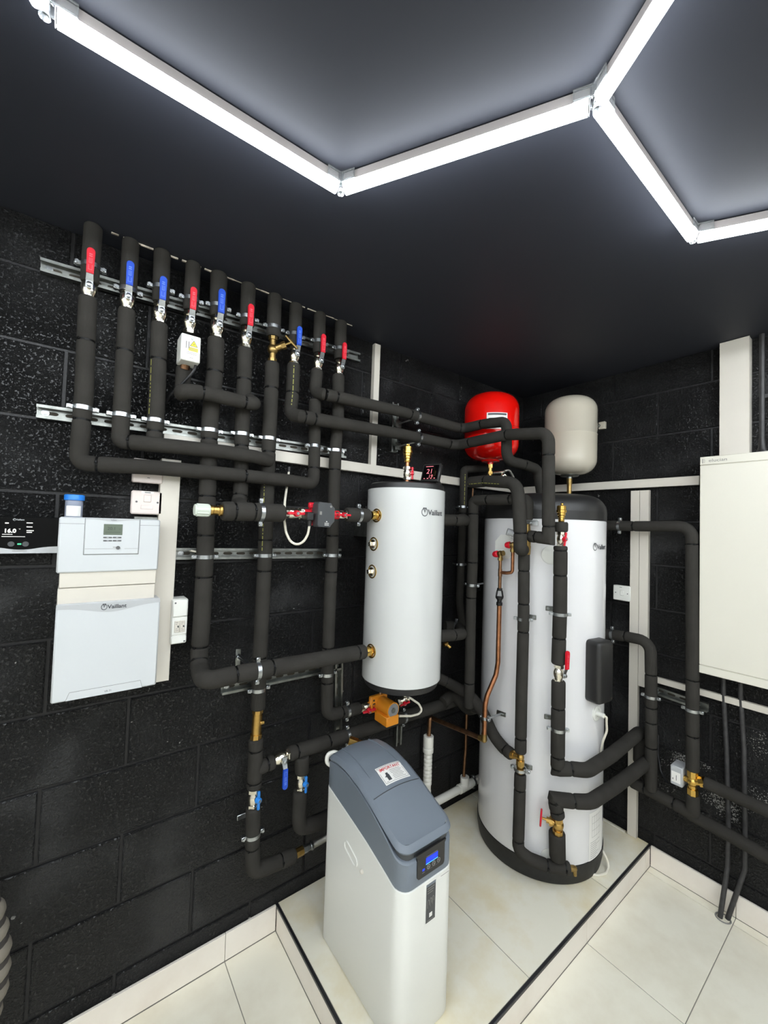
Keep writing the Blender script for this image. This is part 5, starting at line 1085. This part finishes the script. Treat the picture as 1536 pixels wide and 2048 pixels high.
mb = MB(); mb.sphere(e1, 0.0145, 12); d = (e2-e1).normalized(); mb.cyl(e1, e1+d*0.026, 0.0135, seg=12); mb.cyl(e1, e1+V((0, 0, 0.026)), 0.0135, seg=12); part('elbow', mb, 'brass2', t)
e3 = L(857, 1478, 0.06); mb = MB(); mb.tube(Path([e2, V((e2.x-0.012, -0.06, e2.z)), V((e3.x, -0.06, e3.z-0.03))], 0.014).P, 0.0112, 14); part('wall_drop', mb, 'copper2', t)
clip(t, CY(969.5, 1436, 0.115), (0.0, 0, 1), (V((TC.x, TC.y, 0))-V((CY(969.5, 1436, 0.115).x, CY(969.5, 1436, 0.115).y, 0))), 0.0125, 0.03)
p = CY(1003, 1427, 0.0); n = p-TC; n.z = 0; n.normalize(); t = thing('pipe_bracket', 'zinc plate and rod holding the bare copper pipe to the large cylinder', 'bracket', p); K = frame(p, (0.25, 0.1, 1), n)
mb = MB(); mb.box((-0.028, -0.004, -0.010), (0.028, 0.0, 0.010), 0.002, K); part('plate', mb, 'galv', t); mb = MB(); mb.cyl(p, CY(976, 1437, 0.115), 0.0048, seg=8); part('rod', mb, 'zinc', t)
xk = L(931, 1420, 0.06); t = tube_run('copper_pipe', 'thin copper pipe behind, dropping into the white waste tee', 'pipe', [L(934, 1412, 0.055), L(931, 1500, 0.055), L(929, 1525, 0.06), L(927.5, 1552, 0.06)], 0.0095, 'copper2', 0.05, 12)
tube_run('copper_pipe', 'tiny copper overflow pipe under the bend with yellow print', 'pipe', [R(946, 975, 0.80), R(945, 994, 0.80)], 0.0042, 'copper2', 0.01, 8)
# white waste pipes
t = thing('waste_pipe', 'white waste pipe with a ribbed flexible upper end behind the water softener', 'waste pipe', L(856, 1560, 0.06)); xx = e3.x
z0, z1, z2 = L(856, 1580, 0.06).z, L(857, 1500, 0.06).z, L(857, 1471, 0.06).z
prof = [(0.019, z0)]; n = 9
for i in range(n): za = z0+0.03+(z1-z0-0.03)*i/n; hq = (z1-z0-0.03)/n; prof += [(0.0195, za), (0.0225, za+hq*0.25), (0.0225, za+hq*0.75), (0.0195, za+hq*0.98)]
mb = MB(); mb.lathe(prof, Matrix.Translation((xx, -0.06, 0)), 20); part('ribbed_tube', mb, 'wpipe', t)
mb = MB(); mb.lathe([(0.021, z1-0.012), (0.0275, z1-0.008), (0.0275, z1+0.012), (0.024, z1+0.016), (0.0265, z1+0.018), (0.0265, z2-0.002), (0.024, z2), (0.014, z2-0.001)], Matrix.Translation((xx, -0.06, 0)), 16); part('compression_nut', mb, 'wpipe', t)
a, b, c = L(800, 1615, 0.06), L(929, 1573, 0.06), L(990, 1545, 0.06); zz = b.z
t = thing('waste_pipe', 'white waste pipe running level behind the large cylinder with a tee', 'waste pipe', (b.x, -0.06, zz))
mb = MB(); mb.cyl((xx+0.01, -0.06, zz), (b.x-0.03, -0.06, zz), 0.0205, seg=18); part('pipe', mb, 'wpipe', t); mb = MB(); mb.cyl((b.x+0.03, -0.06, zz), (-0.45, -0.06, zz), 0.0205, seg=18); part('pipe', mb, 'wpipe', t)
mb = MB(); mb.cyl((b.x-0.045, -0.06, zz), (b.x+0.05, -0.06, zz), 0.0245, seg=18); mb.cyl((b.x, -0.06, zz), (b.x, -0.06, zz+0.055), 0.0245, seg=18); part('tee', mb, 'wpipe', t)
mb = MB(); mb.cyl((xx, -0.06, zz-0.0), (xx, -0.06, z0+0.005), 0.0205, seg=16); mb.sphere((xx, -0.06, zz), 0.0235); part('elbow', mb, 'wpipe', t)
clip(t, V((b.x+0.075, -0.06, zz)), (1, 0, 0), (0, 1, 0), 0.0205, 0.06)

# ================================================================ RIGHT WALL
DR = 0.10
run('insulated pipe from the large cylinder bending down the right wall to the brass motor valve', [R(1196, 1050, DR), R(1268, 1052.5, DR), R(1384, 1052.5, DR), R(1385, 1244, DR), R(1385, 1541, DR)], 0.0265, ties=[(1268, 1052), (1384, 1088), (1385, 1360), (1385, 1472)], clips=[(1240, 1052, 0.096), (1385, 1420, 0.096)], wall=(1, 0, 0), rr=0.055)
run('lower insulated pipe bending down the right wall beside the white trunking', [R(1196, 1265, DR), R(1252, 1273, DR), R(1301, 1283, DR), R(1302, 1349, DR), R(1302, 1545, DR), R(1302, 1580, DR-0.005)], 0.0265, ties=[(1252, 1273), (1302, 1349), (1301, 1415), (1301, 1444), (1301, 1495)], clips=[(1226, 1268, 0.096), (1302, 1394, 0.096)], wall=(1, 0, 0), rr=0.055)
zz = R(1310, 1590, 0.085).z
run('low level insulated pipe on the right wall joining below the brass motor valve', [R(1262, 1563, 0.085), R(1290, 1577, 0.085), R(1348, 1607, 0.085), R(1372, 1621, 0.088), (R(1386, 1622, 0.09), 0), R(1385, 1588, DR)], 0.027, ties=[(1290, 1578), (1348, 1607)], rr=0.02)
run('lowest level insulated pipe running out along the right wall', [R(1376, 1626, 0.08), R(1458, 1670, 0.08), R(1545, 1719, 0.08), R(1700, 1805, 0.08)], 0.0265, ties=[])
run('level insulated pipe running out right from the brass motor valve', [R(1408, 1564.5, DR), R(1536, 1622, 0.09), R(1700, 1694, 0.09)], 0.0255, ties=[])
p = R(1385, 1562, DR); t = thing('motor_valve', 'brass three way valve with a grey motor head low on the right wall', 'valve', p)
mb = MB(); a, b = R(1385, 1539, DR), R(1385, 1589, DR); mb.cyl(a, b, 0.0165, seg=14); mb.cyl(a, a.lerp(b, 0.28), 0.022, seg=8); mb.cyl(a.lerp(b, 0.75), b, 0.022, seg=8); c = a.lerp(b, 0.48); e = R(1410, 1564, DR); mb.cyl(c, e, 0.0165, seg=14); mb.cyl(c.lerp(e, 0.6), e, 0.023, seg=8); mb.sphere(c, 0.023); f_ = c+V((-0.02, 0.035, 0)); mb.cyl(c, c+V((0, 0.04, 0)), 0.014, seg=10); part('valve_body', mb, 'gold', t)
a, b = R(1341, 1522, 0.125), R(1368, 1574, 0.125); ztp = R(1342, 1529, 0.125).z; zbt = R(1342, 1567, 0.125).z
mb = MB(); mb.box((-0.125, b.y+0.006, zbt), (-0.045, a.y+0.001, ztp), 0.004); mh = part('motor_head', mb, 'silver', t, 'grey motor head')
f = on_right((a.y+b.y)/2+0.003, (ztp+zbt)/2-0.003, 0.1256); mb = MB(); rect(mb, f, -0.020, -0.026, 0.016, 0.022); part('paper_label', mb, 'label', mh, smooth=0)
f = on_right((a.y+b.y)/2+0.003, (ztp+zbt)/2-0.003, 0.1262); mb = MB(); rect(mb, f, -0.001, -0.016, 0.001, 0.008); rect(mb, f, -0.015, -0.016, -0.012, -0.008); part('small_print', mb, 'ink', mh, smooth=0)
for i in range(2): mb = MB(); q = V((-0.085, a.y-0.012-0.016*i, zbt)); mb.cyl(q+V((0, 0, 0.004)), q-V((0, 0, 0.022)), 0.0075, seg=10); part('gland', mb, 'cap', mh)
tube_run('valve_cable', 'black cable from the grey motor head back along the right wall', 'cable', [V((-0.085, a.y-0.012, zbt-0.02)), V((-0.06, a.y+0.03, zbt-0.04)), V((-0.03, a.y+0.07, zbt-0.015)), V((-0.012, a.y+0.09, zbt+0.06)), V((-0.008, a.y+0.09, zbt+0.15))], 0.0045, 'bcable', 0.03, 8)
# two black painted tubes
for lb, xs_ in (('left of two thin black painted tubes down the right wall into the floor', [(1447, 1385), (1453, 1500), (1457, 1660), (1455, 1735), (1440, 1835)]), ('right of two thin black painted tubes down the right wall into the floor', [(1481, 1390), (1488, 1500), (1490, 1660), (1490, 1738), (1455, 1838)])):
    pts = [R(xs_[0][0], xs_[0][1]-40, 0.012)]+[R(x, y, 0.012) for x, y in xs_[:3]]+[R(xs_[3][0], xs_[3][1], 0.02), Z(xs_[4][0], xs_[4][1], 0.0)]
    tube_run('black_tube', lb, 'tube', pts, 0.0095, 'bpaint', 0.05, 10, 'thin black tubes on the right wall')
p = Z(1448, 1839, 0); mb = MB(); mb.ring(p+V((0.004, 0.004, 0.0)), (0, 0, 1), 0.026, 0.0035, 20, 6); solo('sealant_ring', mb, 'lightink', 'bead of grey sealant around the two black tubes at the floor', 'sealant')
# conduit above the enclosure
t = thing('conduit', 'black conduit with a gland above the cream enclosure at the right edge', 'conduit', R(1524, 893, 0.03)); a, b, c = R(1527, 665, 0.03), R(1524, 880, 0.03), R(1524, 905, 0.03)
mb = MB(); mb.cyl((-0.03, b.y, HC-0.002), (-0.03, b.y, b.z), 0.0095, seg=12); part('tube', mb, 'bpaint', t)
mb = MB(); mb.lathe([(0.026, 2.02), (0.026, 2.034), (0.021, 2.04), (0.014, 2.06), (0.011, b.z+0.005)], Matrix.Translation((-0.03, b.y, 0)), 16); part('gland', mb, 'cap', t)
mb = MB(); q = R(1530, 793, 0.02); mb.box((-0.03, b.y-0.16, q.z-0.010), (-0.004, b.y-0.002, q.z+0.010), 0.002); part('saddle', mb, 'bpaint', t)
# cream consumer unit
y0 = R(1400, 920, 0.11).y; z1 = R(1400, 914.5, 0.11).z; z0 = R(1399, 1345, 0.11).z; zl = R(1400, 931, 0.11).z; zm = R(1400, 1329, 0.11).z
t = thing('consumer_unit', 'large cream steel enclosure at the right edge of the right wall', 'electrical box', (-0.055, y0-0.3, z0)); ye = y0-0.62
mb = MB(); mb.box((-0.106, ye, z0), (-0.002, y0, z1), 0.002); part('case', mb, 'elcream', t)
mb = MB(); mb.box((-0.110, ye, zl+0.0012), (-0.10, y0, z1), 0.0015); tp = part('top_strip', mb, 'elcream', t)
mb = MB(); mb.box((-0.110, ye, zm+0.0012), (-0.10, y0, zl-0.0012), 0.0015); part('door', mb, 'elcream', t)
mb = MB(); mb.box((-0.110, ye, z0), (-0.10, y0, zm-0.0012), 0.0015); part('bottom_strip', mb, 'elcream', t)
p = R(1417, 924, 0.1106); text('elucian', 0.0205, on_right(p.y, p.z, 0.1106), 'lightink', tp, 'LEFT', sxx=1.18)
p = R(1404.5, 922, 0.1106); mb = MB(); f = on_right(p.y, p.z-0.001, 0.1106); rect(mb, f, 0, -0.0105, 0.003, 0.0105)
for dz in (-0.0075, 0, 0.0075): rect(mb, f, 0.0055, dz-0.001, 0.0115 if dz == 0 else 0.0095, dz+0.001)
part('emblem', mb, 'lightink', tp, smooth=0)
# single spur right wall
a, b = R(1226, 1169, 0.03), R(1260.5, 1204, 0.03); t = thing('fused_switch', 'white switch plate on the right wall beside the large cylinder', 'switch', (0, (a.y+b.y)/2, b.z)); yc = (a.y+b.y)/2; zb, zt = b.z, a.z; zc = (zb+zt)/2
mb = MB(); mb.box((-0.022, b.y+0.001, zb+0.001), (0, a.y-0.001, zt-0.001), 0.002); part('back_box', mb, 'pvc2', t); mb = MB(); mb.box((-0.030, b.y, zb), (-0.022, a.y, zt), 0.0035); part('face_plate', mb, 'pvc2', t)
mb = MB(); mb.box((-0.033, yc-0.012, zc-0.012), (-0.029, yc+0.006, zc+0.014), 0.0015); part('rocker', mb, 'pvc2', t)
for sy in (-1, 1): mb = MB(); mb.cyl((-0.0295, yc+sy*0.03, zc), (-0.031, yc+sy*0.03, zc), 0.003, seg=10); part('screw', mb, 'btn', t)
mb = MB(); f = on_right(yc, zt-0.010, 0.0306); rect(mb, f, -0.010, 0, 0.002, 0.002); part('small_print', mb, 'ink', t, smooth=0)

# ================================================================ WATER SOFTENER
SX0, SX1, SY0, SY1 = -1.577, -1.345, -0.228, -0.682
xc, yc = (SX0+SX1)/2, (SY0+SY1)/2; hx, hy = (SX1-SX0)/2, (SY0-SY1)/2
t = thing('water_softener', 'tall white and grey water softener with a blue display on the plinth', 'water softener', (xc, yc, PL))
def rrect(inset=0.0, rf=0.045, rb=0.022, n=6, front=0.0, extra=0):
    out = []
    for (sx, sy, r) in ((1, 1, rb), (-1, 1, rb), (-1, -1, rf), (1, -1, rf)):
        r2 = max(0.004, r-inset); cx_, cy_ = xc+sx*(hx-inset-r2), yc+sy*(hy-inset-r2)
        a0 = {(1, 1): 0, (-1, 1): 90, (-1, -1): 180, (1, -1): 270}[(sx, sy)]
        for k in range(n+1): a = math.radians(a0+90*k/n); out.append((cx_+r2*math.cos(a), cy_+r2*math.sin(a)))
    pts = []                                            # subdivide the straights so heights can follow the profile
    m_ = len(out)
    for i in range(m_):
        a, b = out[i], out[(i+1) % m_]; d = math.hypot(b[0]-a[0], b[1]-a[1]); k = max(1, int(d/0.025))
        for j in range(k): pts.append((a[0]+(b[0]-a[0])*j/k, a[1]+(b[1]-a[1])*j/k))
    return pts
def interp(tab, y):
    for (a, za), (b, zb_) in zip(tab, tab[1:]):
        if a >= y >= b: return za+(zb_-za)*(a-y)/(a-b)
    return tab[0][1] if y > tab[0][0] else tab[-1][1]
WB = [(-0.228, 0.668), (-0.27, 0.662), (-0.42, 0.633), (-0.50, 0.616), (-0.60, 0.588), (-0.65, 0.572), (-0.69, 0.566)]      # white / grey line
LE = [(-0.228, 0.775), (-0.26, 0.784), (-0.30, 0.790), (-0.36, 0.790), (-0.44, 0.776), (-0.52, 0.749), (-0.60, 0.716), (-0.66, 0.694), (-0.69, 0.690)]  # lid edge
def loft(rings, cap0=True, cap1=True):
    mb = MB(); n = len(rings[0]); vs = [p for r in rings for p in r]
    fs = [(i*n+k, i*n+(k+1) % n, (i+1)*n+(k+1) % n, (i+1)*n+k) for i in range(len(rings)-1) for k in range(n)]
    if cap0: fs.append(tuple(range(n-1, -1, -1)))
    if cap1: fs.append(tuple((len(rings)-1)*n+k for k in range(n)))
    mb.add(vs, fs); return mb
R0, R4, R8, R15 = rrect(0.0), rrect(0.004), rrect(0.010), rrect(0.022)
mb = loft([[V((x, y, PL)) for x, y in rrect(0.006)], [V((x, y, PL+0.012)) for x, y in R0], [V((x, y, 0.45)) for x, y in R0], [V((x, y, interp(WB, y)-0.002)) for x, y in R0], [V((x, y, interp(WB, y))) for x, y in R4]]); part('cabinet', mb, 'softw', t, 'light grey cabinet')
CT = [(-0.228, 0.020), (-0.50, 0.020), (-0.60, 0.026), (-0.64, 0.036), (-0.69, 0.046)]
mb = loft([[V((x, y, interp(WB, y)-0.001)) for x, y in R4], [V((x, y, interp(WB, y)+0.002)) for x, y in rrect(0.0015)], [V((x, y, interp(LE, y)-interp(CT, y)-0.003)) for x, y in rrect(0.0015)], [V((x, y, interp(LE, y)-interp(CT, y))) for x, y in rrect(0.005)]]); part('collar', mb, 'grey', t, 'slate grey collar')
rec = [(x, y) for x, y in rrect(0.012)]
mb = loft([[V((x, y, interp(LE, y)-interp(CT, y)-0.002)) for x, y in rec], [V((x, y, interp(LE, y)-0.016)) for x, y in rec]]); part('shadow_gap', mb, 'greyd', t)
def lidz(x, y, ins): return interp(LE, y)
yl = -0.515
def lidpart(keep, name):
    ra, rb_, rc_, rd = rrect(0.005), rrect(0.0), rrect(0.004), rrect(0.014)
    mb = MB(); rings = [[V((x, y, interp(LE, y)-0.018)) for x, y in ra], [V((x, y, interp(LE, y)-0.010)) for x, y in rb_], [V((x, y, interp(LE, y)-0.002)) for x, y in rc_], [V((x, y, interp(LE, y)+0.004)) for x, y in rd]]
    n = len(ra); vs = [p for r in rings for p in r]; mb.v = vs
    for i in range(3): mb.f += [(i*n+k, i*n+(k+1) % n, (i+1)*n+(k+1) % n, (i+1)*n+k) for k in range(n)]
    # crowned top: strips across at equal y
    yb, yf = SY0-0.0135, SY1+0.0135; ny, nx = 40, 10; base = len(mb.v); r_ = 0.031
    for j in range(ny+1):
        y = yb+(yf-yb)*j/ny; e = y-yf; hw = hx-0.0135
        if e < r_: hw -= r_-math.sqrt(max(0, r_*r_-(r_-e)**2))
        e2 = yb-y
        if e2 < 0.01: hw -= 0.01-math.sqrt(max(0, 0.0001-(0.01-e2)**2))
        for i in range(nx+1):
            u = -1+2*i/nx; mb.v.append(V((xc+u*hw, y, interp(LE, y)+0.004+0.011*(1-u*u)*min(1, max(0, e)/0.12)-0.0006)))
    mb.f += [(base+j*(nx+1)+i, base+j*(nx+1)+i+1, base+(j+1)*(nx+1)+i+1, base+(j+1)*(nx+1)+i) for j in range(ny) for i in range(nx)]
    part(name, mb, 'grey', t, smooth=50)
lidpart(None, 'lid')
def lid_top(x, y):
    u = (x-xc)/(hx-0.014); e = y-(SY1+0.014); return interp(LE, y)+0.004+0.011*(1-u*u)*min(1, max(0, e)/0.12)
# lid seam, raised ribs and sticker
mb = MB(); mb.tube([V((x, -0.512-0.0, lid_top(x, -0.512)+0.0004)) for x in [SX0+0.016+(SX1-SX0-0.032)*i/10 for i in range(11)]], 0.0012, 6); part('lid_seam', mb, 'greyd', t, smooth=0)
for sx in (-1, 1): mb = MB(); mb.tube([V((xc+sx*(0.062+0.010*i/8), -0.25-0.20*i/8, lid_top(xc+sx*0.07, -0.25-0.20*i/8)+0.001)) for i in range(9)], [0.0045*(1-i/8.5) for i in range(9)], 6); part('lid_rib', mb, 'grey', t)
def sticker(u, v):                                      # sticker coordinates (u across, v to the back)
    x, y = xc+0.018+u, -0.463+v; return V((x, y, lid_top(x, y)+0.0012))
mb = MB()
for i in range(8):
    for j in range(6): rect(mb, sticker, -0.055+0.11*i/8, -0.035+0.07*j/6, -0.055+0.11*(i+1)/8, -0.035+0.07*(j+1)/6)
stk = part('sticker', mb, 'label', t, 'white notice sticker with red heading', smooth=0)
up1 = lambda u, v: sticker(u, v)+V((0, 0, 0.0008))
mb = MB()
for u0, v0, u1, v1 in ((-0.051, -0.031, 0.051, -0.0300), (-0.051, 0.030, 0.051, 0.031), (-0.051, -0.031, -0.050, 0.031), (0.050, -0.031, 0.051, 0.031)): rect(mb, up1, u0, v0, u1, v1, 6)
part('sticker_border', mb, 'black', stk, smooth=0)
text('IMPORTANT', 0.0165, lambda u, v: up1(u, v+0.0145), 'redink', stk, bold=0.0003)
mb = MB()
for i in range(7): rect(mb, up1, -0.010+(0.004 if i == 3 else 0), 0.008-i*0.0055, 0.044-random.uniform(0, 0.012), 0.0095-i*0.0055, 4)
rect(mb, up1, -0.046, -0.027, -0.036, -0.0255, 2); part('small_print', mb, 'lightink', stk, smooth=0)
mb = MB(); rect(mb, up1, -0.034, -0.024, -0.020, -0.002); rect(mb, up1, -0.032, -0.002, -0.022, 0.005); rect(mb, up1, -0.039, -0.010, -0.034, -0.006); part('pictogram', mb, 'ink', stk, smooth=0)
# control panel
yp = SY1+0.0015-0.0012; pc_ = -1.458
mb = MB(); pw0, pw1 = -1.517, -1.399; pz0, pz1 = 0.590, 0.655
poly = [(pw0-0.006, pz1+0.010), (pw0, pz1)]+[(pw0+0.010-0.010*math.cos(a)+0.001, pz0+0.010-0.010*math.sin(a)) for a in [math.pi/2*i/4 for i in range(5)]]+[(pw1-0.010+0.010*math.sin(a), pz0+0.010-0.010*math.cos(a)) for a in [math.pi/2*i/4 for i in range(5)]]+[(pw1, pz1), (pw1+0.006, pz1+0.010)]
mb.add([V((x, yp-0.0022, z)) for x, z in poly]+[V((x, yp+0.004, z)) for x, z in poly], [tuple(range(len(poly)))]+[(i, (i+1) % len(poly), len(poly)+(i+1) % len(poly), len(poly)+i) for i in range(len(poly))]); pn = part('control_panel', mb, 'cap', t, 'black control panel', smooth=0)
fp = lambda u, v: V((pc_+u, yp-0.0028, 0.622+v)); fp2 = lambda u, v: V((pc_+u, yp-0.0034, 0.622+v))
mb = MB(); rect(mb, fp, -0.024, 0.001, 0.028, 0.021); ds = part('display', mb, 'bluescreen', pn, 'lit blue display', smooth=0)
mb = MB(); rect(mb, fp2, -0.024, 0.001, 0.028, 0.0035); part('display_edge', mb, 'cyan', ds, smooth=0)
mb = MB(); rect(mb, fp, -0.022, 0.0225, 0.026, 0.0245); part('panel_print', mb, 'lightink', pn, smooth=0)
for i in range(3):
    q = fp(-0.012+0.022*i, -0.009); mb = MB(); mb.ring(q, (0, 1, 0), 0.0062, 0.0011, 18, 5); mb.cyl(q, q-V((0, 0.0008, 0)), 0.0022, seg=8); part('panel_button', mb, 'lightink', pn, smooth=0)
mb = MB(); rect(mb, fp, -0.038, -0.013, -0.028, -0.006); part('status_light', mb, 'bluescreen', pn, 'lit blue lamp', smooth=0)
mb = MB(); rect(mb, fp, -0.039, -0.0185, -0.027, -0.0172); rect(mb, fp, -0.020, -0.0185, 0.036, -0.0178); part('small_print', mb, 'lightink', pn, smooth=0)
# recessed front label and small stickers
yp = SY1-0.0006; fl_ = lambda u, v: V((-1.455+u, yp, 0.497+v)); fl2 = lambda u, v: V((-1.455+u, yp-0.0006, 0.497+v)); fl3 = lambda u, v: V((-1.455+u, yp-0.0012, 0.497+v))
mb = MB(); mb.box(fl_(-0.026, -0.068)+V((0, 0.002, 0)), fl_(0.026, 0.062), 0.001); part('label_frame', mb, 'softw', t)
mb = MB(); rect(mb, fl2, -0.020, -0.056, 0.020, 0.052); lb_ = part('front_label', mb, 'greyd', t, 'dark grey upright label', smooth=0)
mb = MB(); rect(mb, fl2, -0.020, 0.052, 0.020, 0.060); part('label_head', mb, 'grey', lb_, smooth=0)
mb = MB()
for i in range(3): rect(mb, fl3, -0.016, 0.045-i*0.007, 0.014-i*0.003, 0.0475-i*0.007)
rect(mb, fl3, -0.014, -0.052, 0.014, -0.050); part('small_print', mb, 'lightink', lb_, smooth=0)
for i in range(3):
    mb = MB(); x0 = -0.014+0.010*i; mb.tube([fl3(x0, -0.012+i*0.002), fl3(x0, 0.008+i*0.002), fl3(x0+0.0035, 0.0125+i*0.002), fl3(x0+0.007, 0.008+i*0.002), fl3(x0+0.007, -0.004+i*0.002)], 0.0008, 5); part('bottle_outline', mb, 'lightink', lb_, smooth=0)
mb = MB(); rect(mb, fl3, -0.006, -0.043, 0.007, -0.030); part('label_patch', mb, 'label', lb_, smooth=0)
mb = MB(); f = lambda u, v: V((-1.425+u, yp, 0.555+v)); rect(mb, f, -0.006, -0.006, 0.052, 0.004); ss = part('small_sticker', mb, 'label', t, smooth=0)
mb = MB(); f = lambda u, v: V((-1.425+u, yp-0.0006, 0.555+v)); rect(mb, f, 0.012, -0.001, 0.050, 0.0002); part('small_print', mb, 'ink', ss, smooth=0)
# side grip
mb = MB(); ga, gb = R(690, 1684, -SX0), R(714, 1730, -SX0); gd = (gb-ga); gl = gd.length/2; gd.normalize(); gw = V((0, -gd.z, gd.y)); gm = (ga+gb)/2; pts = []
for i in range(24):
    a = 2*math.pi*i/24; q = gm+gd*(0.016*math.cos(a)+(gl-0.016 if math.cos(a) >= 0 else 0.016-gl))+gw*(0.016*math.sin(a)); pts.append(V((SX0-0.0008, q.y, q.z)))
mb.tube(pts+[pts[0]], 0.0024, 6, False); part('side_grip', mb, 'softw', t, 'moulded oval side grip')
mb = MB(); p = Rp_ = R(723.5, 1743, -SX0+0.002); mb.sphere(p, 0.007, 10); part('side_plug', mb, 'pvc', t, 'cream side plug')
# white overflow elbow
p = R(672, 1512, -SX0-0.06); q = L(664, 1508, 0.21); q = V((SX0-0.004, -0.215, 0.735))
a = L(668, 1503, 0.20); tube_run('overflow_elbow', 'white overflow elbow behind the water softener', 'pipe fitting', [V((SX0+0.055, SY0-0.004, 0.765)), V((SX0+0.040, SY0+0.018, 0.766)), V((SX0+0.012, SY0+0.022, 0.765)), V((SX0+0.010, SY0+0.020, 0.735)), V((SX0+0.03, SY0+0.004, 0.72))], 0.0085, 'wpipe', 0.016, 12)
mb = MB(); p = L(698, 1480, 0.10); mb.cyl(p, p+V((0.03, -0.02, -0.012)), 0.019, seg=8); mb.cyl(p+V((0.028, -0.02, -0.012)), p+V((0.06, -0.035, -0.02)), 0.014, seg=12); solo('pipe_fitting', mb, 'brass', 'brass fitting peeping over the water softener lid', 'pipe fitting')
mb = MB(); p = L(578, 936, 0.033); mb.cyl(p+V((0, 0, 0.004)), p-V((0, 0, 0.016)), 0.009, 0.008, 10); solo('cable_gland', mb, 'cap', 'black gland under the long white trunking above the cream cable', 'cable gland')
